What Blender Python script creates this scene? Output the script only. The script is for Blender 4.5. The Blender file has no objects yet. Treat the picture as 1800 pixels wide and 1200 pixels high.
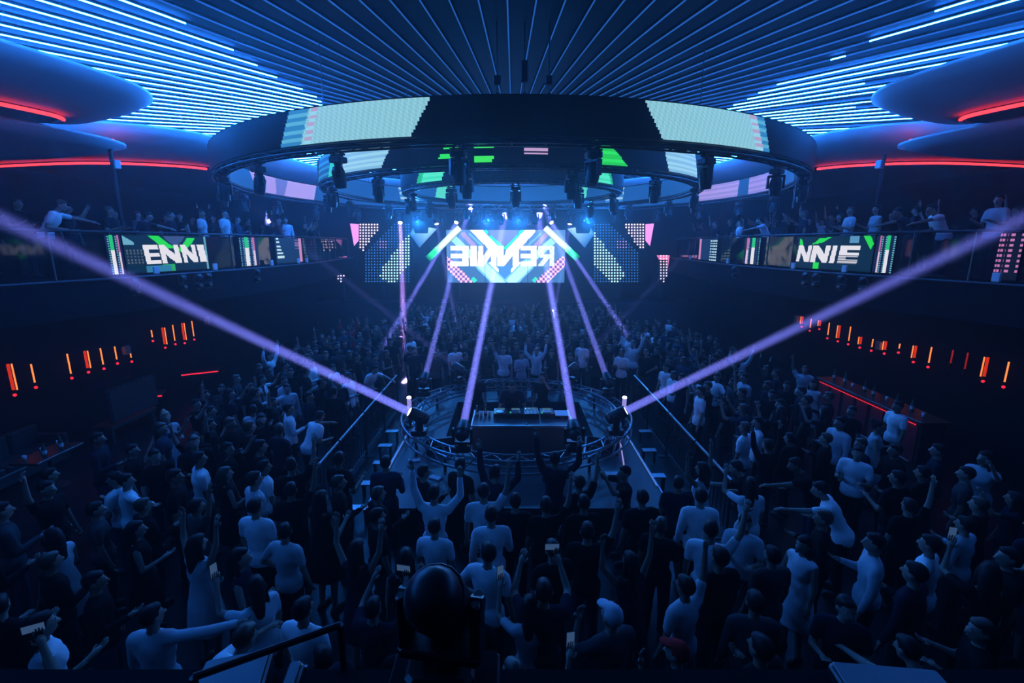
import bpy, bmesh, math, random
import numpy as np
from mathutils import Vector, Matrix, Quaternion

SC = bpy.context.scene
COL = SC.collection
PI = math.pi
random.seed(7)

# ------------------------------------------------------------------ camera
CAMZ = 4.8
FPX, PITCH = 820.0, math.atan(172.6 / 820.0)
cam = bpy.data.cameras.new('camera')
cam.sensor_width = 36.0
cam.lens = 36.0 * FPX / 1800.0
cam.clip_start = 0.05
camo = bpy.data.objects.new('camera', cam)
COL.objects.link(camo)
camo.location = (0, 0, CAMZ)
camo.rotation_euler = (PI / 2 - PITCH, 0, 0)
SC.camera = camo

# ------------------------------------------------------------------ world, exposure
w = bpy.data.worlds.new('world')
SC.world = w
w.use_nodes = True
w.node_tree.nodes['Background'].inputs[0].default_value = (0, 0, 0, 1)
# thin fog fills the closed hall
wn = w.node_tree
HAZE = 0.0062
_vs = wn.nodes.new('ShaderNodeVolumeScatter')
_vs.inputs['Density'].default_value = HAZE; _vs.inputs['Anisotropy'].default_value = .75
_vs.inputs['Color'].default_value = (.92, .95, 1, 1)
wn.links.new(_vs.outputs[0], wn.nodes['World Output'].inputs['Volume'])
SC.view_settings.view_transform = 'Standard'
SC.view_settings.look = 'None'
SC.view_settings.gamma = 1.0
SC.view_settings.use_curve_mapping = False
SC.view_settings.exposure = 0.0
SC.cycles.max_bounces = 4
SC.cycles.diffuse_bounces = 1
SC.cycles.glossy_bounces = 1
SC.cycles.transmission_bounces = 3
SC.cycles.transparent_max_bounces = 6
SC.cycles.volume_bounces = 0
SC.cycles.sample_clamp_indirect = 4.0

TUBE_LIT = (1.8, 20.0, 98.0)
TUBE_DIM = (0.016, 0.10, 0.40)
BEAM_COL = (0.21, 0.23, 1.0)

# ------------------------------------------------------------------ pixel helpers
CP, SP = math.cos(PITCH), math.sin(PITCH)
def ray(x, y):
    u = (x - 900) / FPX; t = (y - 600) / FPX
    return Vector((u, CP - t * SP, -(t * CP + SP)))
CAMP = Vector((0, 0, CAMZ))
def atZ(x, y, z): d = ray(x, y); return CAMP + d * ((z - CAMZ) / d.z)
def atX(x, y, X): d = ray(x, y); return CAMP + d * (X / d.x)
def atY(x, y, Y): d = ray(x, y); return CAMP + d * (Y / d.y)
def proj(P):
    X, Y, Z = P[0], P[1], P[2] - CAMZ
    z = Y * CP - Z * SP
    return 900 + FPX * X / z, 600 - FPX * (Z * CP + Y * SP) / z

# ------------------------------------------------------------------ materials
def nmat(name):
    m = bpy.data.materials.new(name); m.use_nodes = True
    return m, m.node_tree, m.node_tree.nodes['Principled BSDF']
def mat(name, col, rough=0.6, metal=0.0, noise=0.25, scale=8.0, bump=0.0, spec=0.5):
    m, nt, b = nmat(name)
    b.inputs['Roughness'].default_value = rough
    b.inputs['Metallic'].default_value = metal
    b.inputs['Specular IOR Level'].default_value = spec
    tc = nt.nodes.new('ShaderNodeTexCoord')
    nz = nt.nodes.new('ShaderNodeTexNoise'); nz.inputs['Scale'].default_value = scale
    nz.inputs['Detail'].default_value = 3
    nt.links.new(tc.outputs['Object'], nz.inputs['Vector'])
    mx = nt.nodes.new('ShaderNodeMix'); mx.data_type = 'RGBA'
    mx.inputs[6].default_value = (*[c * (1 - noise) for c in col], 1)
    mx.inputs[7].default_value = (*[min(1, c * (1 + noise)) for c in col], 1)
    nt.links.new(nz.outputs['Fac'], mx.inputs[0])
    nt.links.new(mx.outputs[2], b.inputs['Base Color'])
    if bump:
        bp = nt.nodes.new('ShaderNodeBump'); bp.inputs['Strength'].default_value = bump
        nt.links.new(nz.outputs['Fac'], bp.inputs['Height'])
        nt.links.new(bp.outputs[0], b.inputs['Normal'])
    return m
def emis(name, col, strength=1.0, sample=True):
    m = bpy.data.materials.new(name); m.use_nodes = True
    nt = m.node_tree; nt.nodes.clear()
    o = nt.nodes.new('ShaderNodeOutputMaterial'); e = nt.nodes.new('ShaderNodeEmission')
    e.inputs[0].default_value = (*col, 1); e.inputs[1].default_value = strength
    nt.links.new(e.outputs[0], o.inputs['Surface'])
    if not sample: m.cycles.emission_sampling = 'NONE'
    return m
def led_mat(name, strength, sample=True):
    m = bpy.data.materials.new(name); m.use_nodes = True
    nt = m.node_tree; b = nt.nodes['Principled BSDF']
    b.inputs['Base Color'].default_value = (.004, .004, .005, 1); b.inputs['Roughness'].default_value = .5; b.inputs['Specular IOR Level'].default_value = .08
    a = nt.nodes.new('ShaderNodeVertexColor'); a.layer_name = 'led'
    nt.links.new(a.outputs[0], b.inputs['Emission Color'])
    b.inputs['Emission Strength'].default_value = strength
    if not sample: m.cycles.emission_sampling = 'NONE'
    return m

M = {}
M['floor'] = mat('dark_floor', (.007, .007, .009), .35, noise=.4, scale=2, spec=.15)
M['ceil'] = mat('ceiling_paint', (.018, .030, .055), .8, noise=.15, scale=1.2)
M['wall'] = mat('dark_wall', (.009, .009, .012), .8, noise=.3, scale=1.5, spec=.04)
M['soffit'] = mat('soffit_plaster', (.42, .43, .46), .65, noise=.06, scale=1.5)
M['black'] = mat('black_metal', (.012, .012, .014), .45, noise=.3)
M['blackm'] = mat('matte_black', (.006, .006, .007), .85, noise=.3, spec=.08)
M['plastic'] = mat('black_plastic', (.016, .016, .018), .4, noise=.25, scale=20)
M['alu'] = mat('truss_aluminium', (.30, .31, .33), .38, .85, noise=.15, scale=15)
M['chrome'] = mat('chrome', (.6, .6, .62), .2, 1, noise=.1)
M['stage'] = mat('stage_deck', (.032, .034, .042), .5, noise=.3, scale=5)
M['cloth'] = mat('booth_cloth', (.05, .052, .06), .85, noise=.2, scale=30, bump=.1)
M['pale'] = mat('pale_plastic', (.55, .56, .6), .5, noise=.08)
M['caselid'] = mat('case_lid', (.16, .17, .20), .4, noise=.1)
M['leather'] = mat('dark_leather', (.03, .018, .02), .45, noise=.3, bump=.1)
M['wood'] = mat('dark_table', (.03, .022, .018), .3, noise=.3, scale=12)
M['redleather'] = mat('red_leather', (.35, .02, .03), .4, noise=.2)
M['tube_lit'] = emis('tube_lit', TUBE_LIT)
M['tube_dim'] = emis('tube_dim', TUBE_DIM, sample=False)
M['red'] = emis('red_led', (1.0, .03, .035), 3.2)
M['red_soft'] = emis('red_led_soft', (.9, .02, .05), 1.3)
M['orange'] = emis('orange_tube', (1.0, .045, .01), .62)
M['orange_hot'] = emis('orange_core', (1.0, .22, .05), 1.6)
M['orange_dim'] = emis('orange_dim', (.30, .01, .008), 1.0)
M['lens_on'] = emis('lens_on', (.85, .8, 1.0), 6.0, sample=False)
M['strip'] = emis('edge_strip', (.42, .38, 1.0), .75)
M['strip_blue'] = emis('edge_strip_blue', (.08, .22, .75), .9)
M['lens_off'] = mat('lens_glass', (.03, .035, .05), .08, noise=.05)
M['equip'] = emis('display_glow', (.25, .65, 1.0), .22, sample=False)
M['equip_green'] = emis('green_lamp', (.1, 1.0, .5), .4, sample=False)
M['phone'] = emis('phone_display', (.2, .45, 1.0), .16, sample=False)
M['led_ring'] = led_mat('led_ring_pixels', 1.0, False)
M['led_main'] = led_mat('led_screen_pixels', 1.8)
M['sail_and_reflection'] = led_mat('sail_and_reflection_glow', 1.0, False)
M['glass'] = None
def glass():
    m = bpy.data.materials.new('balustrade_glass'); m.use_nodes = True
    nt = m.node_tree; nt.nodes.clear()
    o = nt.nodes.new('ShaderNodeOutputMaterial')
    t = nt.nodes.new('ShaderNodeBsdfTransparent'); t.inputs[0].default_value = (.72, .8, .86, 1)
    g = nt.nodes.new('ShaderNodeBsdfGlossy'); g.inputs['Roughness'].default_value = .04
    fr = nt.nodes.new('ShaderNodeFresnel'); fr.inputs['IOR'].default_value = 1.5
    mx = nt.nodes.new('ShaderNodeMixShader')
    nt.links.new(fr.outputs[0], mx.inputs[0]); nt.links.new(t.outputs[0], mx.inputs[1]); nt.links.new(g.outputs[0], mx.inputs[2])
    nt.links.new(mx.outputs[0], o.inputs['Surface'])
    return m
M['glass'] = glass()
M['bottle'] = mat('bottle_glass', (.03, .07, .05), .1, noise=.1)
M['tumbler'] = mat('tumbler_glass', (.55, .6, .65), .08, noise=.05)
M['skin'] = mat('skin', (.30, .21, .165), .55, noise=.12, scale=14)
M['skin_tan'] = mat('skin_tan', (.21, .14, .10), .55, noise=.12, scale=14)
M['eye'] = mat('eye', (.01, .01, .012), .2)
M['hair'] = mat('black_hair', (.009, .008, .008), .55, noise=.3, scale=40, bump=.2, spec=.2)
M['hair_brown'] = mat('brown_hair', (.05, .028, .016), .5, noise=.3, scale=40, bump=.2)
M['hair_fair'] = mat('fair_hair', (.30, .22, .13), .5, noise=.3, scale=40, bump=.2)
CLOTH = {'white': (.80, .80, .82), 'pale': (.50, .52, .56), 'black': (.007, .007, .008), 'navy': (.012, .014, .026),
         'grey': (.05, .05, .055), 'red': (.45, .02, .02), 'denim': (.03, .04, .07)}
for k, c in CLOTH.items():
    M['c_' + k] = mat('fabric_' + k, c, .85, noise=.18, scale=11, bump=.55, spec=.08)
M['shoe'] = mat('shoe', (.02, .02, .022), .5)
M['shoe_w'] = mat('shoe_white', (.6, .6, .62), .6)

# ------------------------------------------------------------------ mesh builder
class B:
    def __init__(s): s.v = []; s.f = []; s.m = []
    def add(s, vs, fs, mi=0):
        o = len(s.v); s.v += [tuple(v) for v in vs]
        s.f += [tuple(i + o for i in f) for f in fs]; s.m += [mi] * len(fs)
        return s
    def box(s, c, d, rot=None, mi=0, taper=1.0):
        x, y, z = d[0] / 2, d[1] / 2, d[2] / 2
        vs = [(-x, -y, -z), (x, -y, -z), (x, y, -z), (-x, y, -z), (-x * taper, -y * taper, z), (x * taper, -y * taper, z), (x * taper, y * taper, z), (-x * taper, y * taper, z)]
        R = rot if rot is not None else Matrix.Identity(3)
        vs = [R @ Vector(v) + Vector(c) for v in vs]
        return s.add(vs, [(3, 2, 1, 0), (4, 5, 6, 7), (0, 1, 5, 4), (1, 2, 6, 5), (2, 3, 7, 6), (3, 0, 4, 7)], mi)
    def rbox(s, c, d, r=.02, rot=None, mi=0):
        # box with chamfered vertical and top edges
        x, y, z = d[0] / 2, d[1] / 2, d[2] / 2
        def ringz(zz, k):
            return [(-x + k, -y + r + k, zz), (-x + r + k, -y + k, zz), (x - r - k, -y + k, zz), (x - k, -y + r + k, zz), (x - k, y - r - k, zz), (x - r - k, y - k, zz), (-x + r + k, y - k, zz), (-x + k, y - r - k, zz)]
        vs = ringz(-z, r * .5) + ringz(-z + r * .5, 0) + ringz(z - r * .5, 0) + ringz(z, r * .5)
        R = rot if rot is not None else Matrix.Identity(3)
        vs = [R @ Vector(v) + Vector(c) for v in vs]
        fs = [tuple(range(7, -1, -1)), tuple(range(24, 32))]
        for k in range(3):
            for i in range(8):
                j = (i + 1) % 8
                fs.append((k * 8 + i, k * 8 + j, k * 8 + 8 + j, k * 8 + 8 + i))
        return s.add(vs, fs, mi)
    def tube(s, pts, r, n=8, mi=0, cap=True, closed=False):
        pts = [Vector(p) for p in pts]
        rs = r if isinstance(r, (list, tuple)) else [r] * len(pts)
        vs = []; fs = []; N = len(pts); up = None
        for i, p in enumerate(pts):
            if closed: d = pts[(i + 1) % N] - pts[i - 1]
            else: d = pts[min(i + 1, N - 1)] - pts[max(i - 1, 0)]
            d = d.normalized() if d.length > 1e-9 else Vector((0, 0, 1))
            a = Vector((0, 0, 1)) if abs(d.z) < .95 else Vector((0, 1, 0))
            if up is None: up = a
            x = d.cross(a).normalized(); y = x.cross(d).normalized()
            for k in range(n):
                t = 2 * PI * k / n
                vs.append(p + x * (math.cos(t) * rs[i]) + y * (math.sin(t) * rs[i]))
        for i in range(N if closed else N - 1):
            i2 = (i + 1) % N
            for k in range(n):
                k2 = (k + 1) % n
                fs.append((i * n + k, i * n + k2, i2 * n + k2, i2 * n + k))
        if cap and not closed:
            fs.append(tuple(range(n - 1, -1, -1))); fs.append(tuple(range((N - 1) * n, N * n)))
        return s.add(vs, fs, mi)
    def cyl(s, a, b, r0, r1=None, n=12, mi=0):
        return s.tube([a, b], [r0, r0 if r1 is None else r1], n, mi)
    def lathe(s, prof, n=14, c=(0, 0, 0), mi=0, sx=1, sy=1, rot=None):
        vs = []; fs = []
        R = rot if rot is not None else Matrix.Identity(3)
        for r, z in prof:
            for k in range(n):
                t = 2 * PI * k / n
                vs.append(R @ Vector((r * math.cos(t) * sx, r * math.sin(t) * sy, z)) + Vector(c))
        for i in range(len(prof) - 1):
            for k in range(n):
                k2 = (k + 1) % n
                fs.append((i * n + k, i * n + k2, i * n + n + k2, i * n + n + k))
        fs.append(tuple(range(n - 1, -1, -1))); fs.append(tuple(range((len(prof) - 1) * n, len(prof) * n)))
        return s.add(vs, fs, mi)
    def ell(s, c, r, n=10, m=6, rot=None, mi=0):
        prof = [(max(.02, math.sin(PI * i / m)), -math.cos(PI * i / m)) for i in range(m + 1)]
        vs = []; fs = []
        R = rot if rot is not None else Matrix.Identity(3)
        for q, z in prof:
            for k in range(n):
                t = 2 * PI * k / n
                vs.append(R @ Vector((q * math.cos(t) * r[0], q * math.sin(t) * r[1], z * r[2])) + Vector(c))
        for i in range(m):
            for k in range(n):
                k2 = (k + 1) % n
                fs.append((i * n + k, i * n + k2, i * n + n + k2, i * n + n + k))
        fs.append(tuple(range(n - 1, -1, -1))); fs.append(tuple(range(m * n, (m + 1) * n)))
        return s.add(vs, fs, mi)
    def cap(s, a, b, r0, r1, n=10, mi=0):
        a = Vector(a); b = Vector(b); d = (b - a)
        if d.length < 1e-6: d = Vector((0, 0, 1e-3))
        u = d.normalized()
        pts = [a - u * r0 * .98, a - u * r0 * .7, a, b, b + u * r1 * .7, b + u * r1 * .98]
        return s.tube(pts, [r0 * .2, r0 * .72, r0, r1, r1 * .72, r1 * .2], n, mi)
    def prism(s, poly, z0, z1, mi=0):
        n = len(poly)
        vs = [(x, y, z0) for x, y in poly] + [(x, y, z1) for x, y in poly]
        fs = [tuple(range(n - 1, -1, -1)), tuple(range(n, 2 * n))] + [(i, (i + 1) % n, n + (i + 1) % n, n + i) for i in range(n)]
        return s.add(vs, fs, mi)
    def mesh(s, name, mats, smooth=False):
        me = bpy.data.meshes.new(name)
        me.from_pydata(s.v, [], s.f)
        if not isinstance(mats, (list, tuple)): mats = [mats]
        for m in mats: me.materials.append(m)
        if len(mats) > 1: me.polygons.foreach_set('material_index', s.m)
        if smooth: me.polygons.foreach_set('use_smooth', [True] * len(me.polygons))
        me.update()
        return me
    def build(s, name, mats, parent=None, smooth=False, loc=None):
        return obj(name, s.mesh(name, mats, smooth), parent, loc)

def obj(name, me, parent=None, loc=None):
    o = bpy.data.objects.new(name, me); COL.objects.link(o)
    if parent is not None: o.parent = parent
    if loc is not None: o.location = loc
    return o
def tag(o, label=None, cat=None, group=None, kind=None):
    if label: o['label'] = label
    if cat: o['category'] = cat
    if group: o['group'] = group
    if kind: o['kind'] = kind
    return o
def thing(name, label, cat, loc=(0, 0, 0), rz=0, group=None):
    o = bpy.data.objects.new(name, None); COL.objects.link(o)
    o.empty_display_size = .1
    o.location = loc; o.rotation_euler = (0, 0, rz)
    return tag(o, label, cat, group)
def copytree(o, parent=None):
    c = o.copy(); COL.objects.link(c); c.parent = parent
    for ch in list(o.children): copytree(ch, c)
    return c
def struct(name, b, m, parent=None, smooth=False):
    o = b.build(name, m, parent, smooth)
    if parent is None: o['kind'] = 'structure'
    return o
def led_grid(name, P, nu, nv, colf, m, parent=None, closed=False):
    """grid of LED pixels: P(u,v)->point, colf(u,v)->rgb, u,v in 0..1, one flat colour per cell"""
    vs = [P(i / nu, j / nv) for j in range(nv + 1) for i in range(nu + 1)]
    fs = []; cols = []
    for j in range(nv):
        for i in range(nu):
            a = j * (nu + 1) + i
            fs.append((a, a + 1, a + nu + 2, a + nu + 1))
            c = colf((i + .5) / nu, (j + .5) / nv)
            cols += [c[0], c[1], c[2], 1.0] * 4
    me = bpy.data.meshes.new(name); me.from_pydata([tuple(v) for v in vs], [], fs)
    at = me.color_attributes.new('led', 'FLOAT_COLOR', 'CORNER')
    at.data.foreach_set('color', cols)
    me.materials.append(m); me.update()
    return obj(name, me, parent)
def inpoly(x, y, P):
    r = False; n = len(P)
    for i in range(n):
        x1, y1 = P[i]; x2, y2 = P[i - 1]
        if (y1 > y) != (y2 > y) and x < (x2 - x1) * (y - y1) / (y2 - y1) + x1: r = not r
    return r

# ================================================================== the setting
CY, CEIL = 16.8, 8.2
b = B().box((0, 12.7, -.1), (34, 30.6, .2)); struct('floor', b, M['floor'])
b = B().box((0, 12.7, CEIL + .1), (34, 30.6, .2)); struct('ceiling', b, M['ceil'])
b = B().box((-16.6, 12.7, 4.1), (.3, 30, 8.2)); struct('wall_left', b, M['wall'])
b = B().box((16.6, 12.7, 4.1), (.3, 30, 8.2)); struct('wall_right', b, M['wall'])
b = B().box((0, 27.6, 4.1), (32.9, .3, 8.2)); struct('wall_back', b, M['wall'])
b = B().box((0, -2.2, 4.1), (32.9, .3, 8.2)); struct('wall_front', b, M['wall'])

BAL = 4.05
EDGE = [(9.9, 2.0), (9.85, 5), (9.75, 7), (9.45, 8.7), (9.0, 10.2), (8.6, 11.8), (8.25, 13.5), (8.05, 15.5), (7.95, 18), (8.15, 20.5), (8.5, 23), (8.8, 26.6)]
def smooth_path(pts, per=6):
    out = []
    P = [Vector(p).to_3d() for p in pts]
    for i in range(len(P) - 1):
        p0 = P[max(i - 1, 0)]; p1 = P[i]; p2 = P[i + 1]; p3 = P[min(i + 2, len(P) - 1)]
        for k in range(per):
            t = k / per
            out.append(.5 * ((2 * p1) + (p2 - p0) * t + (2 * p0 - 5 * p1 + 4 * p2 - p3) * t * t + (3 * p1 - p0 - 3 * p2 + p3) * t ** 3))
    out.append(P[-1])
    return out
EDGES = [(p.x, p.y) for p in smooth_path(EDGE, 5)]
for s, nm in ((-1, 'left'), (1, 'right')):
    poly = [(s * x, y) for x, y in EDGES] + [(s * 16.4, 26.6), (s * 16.4, 2.0)]
    if s < 0: poly = poly[::-1]
    struct('floor_balcony_' + nm, B().prism(poly, 3.25, BAL), M['wall'])
    struct('wall_under_balcony_' + nm, B().box((s * 11.3, 14.3, 1.6), (.4, 24.6, 3.25)), M['wall'])
    # pale nosing along the slab edge
    pts = [(s * (x - .03), y, BAL - .02) for x, y in EDGES]
    struct('trim_nosing_' + nm, B().tube(pts, .03, 6), M['stage'])

# ---- layered curved soffits
def loft(rows, thick=.06):
    n = len(rows[0]); b = B(); vs = []; fs = []
    for r in rows: vs += [Vector(p) for p in r]
    k = len(vs)
    vs += [v + Vector((0, 0, thick)) for v in vs]
    m = len(rows)
    for j in range(m - 1):
        for i in range(n - 1):
            a = j * n + i
            fs.append((a, a + 1, a + n + 1, a + n)); fs.append((k + a + n, k + a + n + 1, k + a + 1, k + a))
    for i in range(n - 1):
        fs.append((i + 1, i, k + i, k + i + 1)); a = (m - 1) * n + i; fs.append((a, a + 1, k + a + 1, k + a))
    for j in range(m - 1):
        a = j * n; fs.append((a, a + n, k + a + n, k + a)); a = j * n + n - 1; fs.append((a + n, a, k + a, k + a + n))
    return b.add(vs, fs)
def rows_between(r0, z0, r1, z1, s, per=6, bulge=.10):
    A = [Vector((s * p.x, p.y, z0)) for p in smooth_path(r0, per)]
    C = [Vector((s * p.x, p.y, z1)) for p in smooth_path(r1, per)]
    rows = []
    for k in range(7):
        t = k / 6
        rows.append([a.lerp(c, t) + Vector((0, 0, -bulge * math.sin(PI * t ** .7))) for a, c in zip(A, C)])
    return rows
D1 = [(8.2, 3.0), (7.7, 5.2), (7.4, 7.2), (7.05, 8.5), (6.95, 9.5), (7.35, 10.35), (8.2, 10.95), (9.3, 11.4)]
D1b = [(11.2, 2.6), (10.2, 5.2), (9.4, 7.3), (8.95, 8.6), (8.75, 9.2), (8.7, 9.6), (8.95, 10.0), (9.6, 10.4)]
D2 = [(11.6, 3.0), (10.8, 6.5), (10.05, 9.2), (9.6, 10.7), (9.45, 11.8), (9.8, 12.6), (10.8, 13.0), (12.5, 13.2)]
D2b = [(16.3, 3.0), (15.2, 6.5), (14.0, 9.0), (13.2, 10.3), (12.7, 11.1), (12.6, 11.6), (13.0, 12.0), (14.0, 12.2)]
D3 = [(16.3, 12.8), (12.5, 12.3), (10.9, 12.3), (9.3, 12.95), (8.45, 14.2), (8.0, 17.2), (7.7, 19.2), (6.9, 21.5), (5.2, 23.4), (2.8, 24.6), (0, 25.0)]
D3b = [(16.3, 15.2), (13.6, 14.6), (12.05, 14.5), (10.7, 14.8), (9.7, 15.6), (9.1, 18), (8.8, 19.9), (7.9, 22.4), (5.9, 24.6), (3.1, 25.9), (0, 26.3)]
ti = 1
for s in (-1, 1):
    for (a, za, c, zc) in ((D1, 7.62, D1b, 7.22), (D2, 7.15, D2b, 6.8)):
        struct('trim_%d' % ti, loft(rows_between(a, za, c, zc, s)), M['soffit'], smooth=True); ti += 1
        # dark deck that carries the fin back to the wall
        cc = smooth_path(c, 6)
        poly = [(s * p.x, p.y) for p in cc] + [(s * 16.4, cc[-1].y), (s * 16.4, cc[0].y)]
        if s < 0: poly = poly[::-1]
        struct('trim_%d' % ti, B().prism(poly, zc + .02, zc + .10), M['wall']); ti += 1
    struct('trim_%d' % ti, loft(rows_between(D3, 7.72, D3b, 7.17, s)), M['soffit'], smooth=True); ti += 1
    cc = smooth_path(D3b, 6)
    poly = [(s * p.x, p.y) for p in cc] + [(0, 27.4), (s * 16.4, 27.4)]
    if s < 0: poly = poly[::-1]
    struct('trim_%d' % ti, B().prism(poly, 7.19, 7.25), M['wall']); ti += 1

def sector(a):
    k = int(round(((a + 4 * PI) % (2 * PI)) / (PI / 4))) % 8
    return ['the rear balcony', 'the rear corner on the bar side', 'the balcony above the bar', 'the stage corner on the bar side', 'the stage screen', 'the stage corner away from the bar', 'the balcony opposite the bar', 'the rear corner away from the bar'][k]
def led_strip(pts, r, m, label, group):
    o = B().tube(pts, r, 6).build('led_strip', m)
    return tag(o, label, 'LED strip', group)
def sub(path, a, c, z, s, dx=0):
    P = smooth_path(path, 6); n = len(P) - 1
    return [(s * (p.x + dx), p.y, z) for p in P[int(a * n):int(c * n) + 1]]
for s, side in ((-1, 'opposite the red-lit bar'), (1, 'on the red-lit bar side')):
    led_strip(sub(D1b, .30, .80, 7.16, s, -.03), .035, M['red'], 'red LED strip in the upper ceiling fin ' + side, 'red cove strips')
    led_strip(sub(D2, .62, .80, 7.24, s, .22), .05, M['red'], 'short red LED strip at the lower ceiling fin tip ' + side, 'red cove strips')
    led_strip(sub(D3b, .03, .40, 7.1, s, -.02), .035, M['red'], 'long thin red LED line under the cornice ' + side, 'red cove strips')

# ---- radial ceiling tubes
random.seed(11)
NT = 144
for i in range(NT):
    a = 2 * PI * i / NT + math.radians(-.4)          # 0 = towards the camera
    ca, sa = math.cos(a), math.sin(a)
    r0, r1 = (4.2 if i % 5 == 0 else 3.4), 18.6
    d = Vector((sa, -ca, 0))
    # keep inside the hall
    if d.y > 0: r1 = min(r1, (27.0 - CY) / max(d.y, 1e-3))
    if d.y < 0: r1 = min(r1, (CY + 1.9) / max(-d.y, 1e-3))
    if abs(d.x) > .1: r1 = min(r1, 15.8 / abs(d.x))
    segs = []; lit = None; N = 64; start = r0
    for k in range(N):
        r = r0 + (r1 - r0) * (k + .5) / N
        X = d.x * r; Y = CY + d.y * r
        if Y < CY + 1.5:
            on = X < -4.75 - .12 * (11 - Y) if X < 0 else X > 5.75 + .15 * (11 - Y)
            if X > 0 and on: on = not (i % 7 == 3 or (i % 5 == 1 and r > 9.5))
        else: on = abs(X) > 4.2 and abs(d.y) < .75
        if lit is None: lit = on
        if on != lit:
            rr = r0 + (r1 - r0) * k / N
            segs.append((start, rr, lit)); start = rr; lit = on
    segs.append((start, r1, lit))
    deg = math.degrees(a) % 360
    nlit = any(q[2] for q in segs)
    fr = sum(q[1] - q[0] for q in segs if q[2]) / (r1 - r0)
    how = 'dim blue' if fr < .02 else 'partly lit' if fr < .45 else 'mostly lit' if fr < .9 else 'fully lit'
    lab = '%s ceiling tube fanning to %s' % (how, sector(a))
    t = thing('ceiling_tube', lab, 'light tube', (d.x * r0, CY + d.y * r0, CEIL), 0, 'radial ceiling tubes: ' + how + ', ' + sector(a))
    base = Vector((d.x * r0, CY + d.y * r0, CEIL))
    z = -.05
    B().box(Vector((d.x * (r1 - r0) / 2, d.y * (r1 - r0) / 2, -.015)), (.03, r1 - r0, .03), Matrix.Rotation(a, 3, 'Z')).build('rail', M['blackm'], t)
    for q0, q1, on in segs:
        p0 = d * (q0 - r0); p1 = d * (q1 - r0)
        p0.z = p1.z = z
        nm = 'lit_segment' if on else 'dim_segment'
        B().cyl(p0, p1, .010 if on else .012, n=6).build(nm, M['tube_lit'] if on else M['tube_dim'], t)

# ================================================================== moving head lights
def mh_meshes():
    b = B(); b.rbox((0, 0, -.085), (.32, .27, .12), .03)
    for x in (-.1, .1):
        b.box((x, 0, -.012), (.05, .05, .025))
    b.box((0, -.137, -.085), (.14, .006, .05))
    base = b.mesh('base', M['plastic'])
    b = B(); b.lathe([(.09, -.185), (.09, -.145)], 12)
    b.rbox((0, 0, -.2), (.40, .15, .055), .02)
    for x in (-.175, .175):
        b.rbox((x, 0, -.34), (.05, .13, .30), .015)
        b.lathe([(.055, -.03), (.055, .03)], 10, (x, 0, -.44), rot=Matrix.Rotation(PI / 2, 3, 'Y'))
    yoke = b.mesh('yoke', M['plastic'])
    b = B()
    b.lathe([(.05, -.235), (.10, -.215), (.128, -.15), (.138, -.06), (.14, .06), (.132, .14), (.122, .20), (.118, .225), (.10, .225), (.10, .20)], 16)
    for k in range(4): b.lathe([(.139, -.13 + k * .022), (.144, -.126 + k * .022), (.139, -.122 + k * .022)], 16)
    head = b.mesh('head', M['plastic'], True)
    lens = B().lathe([(.099, .198), (.097, .208), (.07, .216), (.0, .222)], 16).mesh('lens', M['lens_off'], True)
    lens_on = B().lathe([(.099, .206), (.097, .216), (.07, .224), (.0, .23)], 16).mesh('lens', M['lens_on'], True)
    brk = B().box((0, 0, .02), (.36, .05, .04)).cyl((-.1, 0, .03), (-.1, 0, .09), .03).cyl((.1, 0, .03), (.1, 0, .09), .03).box((0, 0, .083), (.05, .34, .035)).mesh('clamp', M['black'])
    return base, yoke, head, lens, lens_on, brk
MH = mh_meshes()
def moving_head(loc, aim, label, group, stand=False, on=False, power=0, spread=2.6, scale=1.0, clamp=True, col=BEAM_COL, rz=0):
    t = thing('moving_head_light', label, 'stage light', loc, 0, group)
    R = Matrix.Rotation(rz, 3, 'Z') @ (Matrix.Rotation(PI, 3, 'X') if stand else Matrix.Identity(3))
    t.rotation_euler = R.to_euler(); t.scale = (scale,) * 3
    d = (R.inverted() @ Vector(aim)).normalized()
    obj('base', MH[0], t)
    pan = math.atan2(-d.x, d.y) if (abs(d.x) + abs(d.y)) > 1e-4 else 0
    y = obj('yoke', MH[1], t); y.rotation_euler = (0, 0, pan)
    h = obj('head', MH[2], t, (0, 0, -.44))
    tilt = math.atan2(-math.hypot(d.x, d.y), d.z)
    h.rotation_euler = (Matrix.Rotation(pan, 3, 'Z') @ Matrix.Rotation(tilt, 3, 'X')).to_euler()
    obj('lens', MH[4] if on else MH[3], h)
    if clamp: obj('clamp', MH[5], t)
    if power:
        l = bpy.data.lights.new('beam', 'AREA'); l.shape = 'DISK'; l.size = .17
        l.spread = math.radians(spread); l.energy = power; l.color = col
        o = bpy.data.objects.new('beam_lamp', l); COL.objects.link(o); o.parent = h
        o.location = (0, 0, .24); o.rotation_euler = (PI, 0, 0)
    return t

# ================================================================== LED rings
def ang_px(R, px, z, near=True):
    best = None
    for k in range(-1800, 1801):
        a = math.radians(k / 10)
        if near != (abs(a) <= math.acos(R / CY)): continue
        x, y = proj((R * math.sin(a), CY - R * math.cos(a), z))
        e = abs(x - px)
        if best is None or e < best[0]: best = (e, a)
    return best[1]
RZ0, RZ1 = 6.51, 7.09
def hsh(i, j): return ((i * 7919 + j * 104729) % 1013) / 1013.0
CYAN = (.30, .66, .78); BLUE = (.03, .22, .52); DK = (.0002, .0004, .0012); LILAC = (.42, .30, .72); GREEN = (.02, .85, .22)
def band(R, marks):
    """marks: list of (px_left_top, px_left_bot, px_right_top, px_right_bot, colfn) on the outward near face"""
    out = []
    for lt, lb, rt, rb, fn in marks:
        out.append((ang_px(R, lt, RZ1), ang_px(R, lb, RZ0), ang_px(R, rt, RZ1), ang_px(R, rb, RZ0), fn))
    return out
def const(c): return lambda a, v: c
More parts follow.
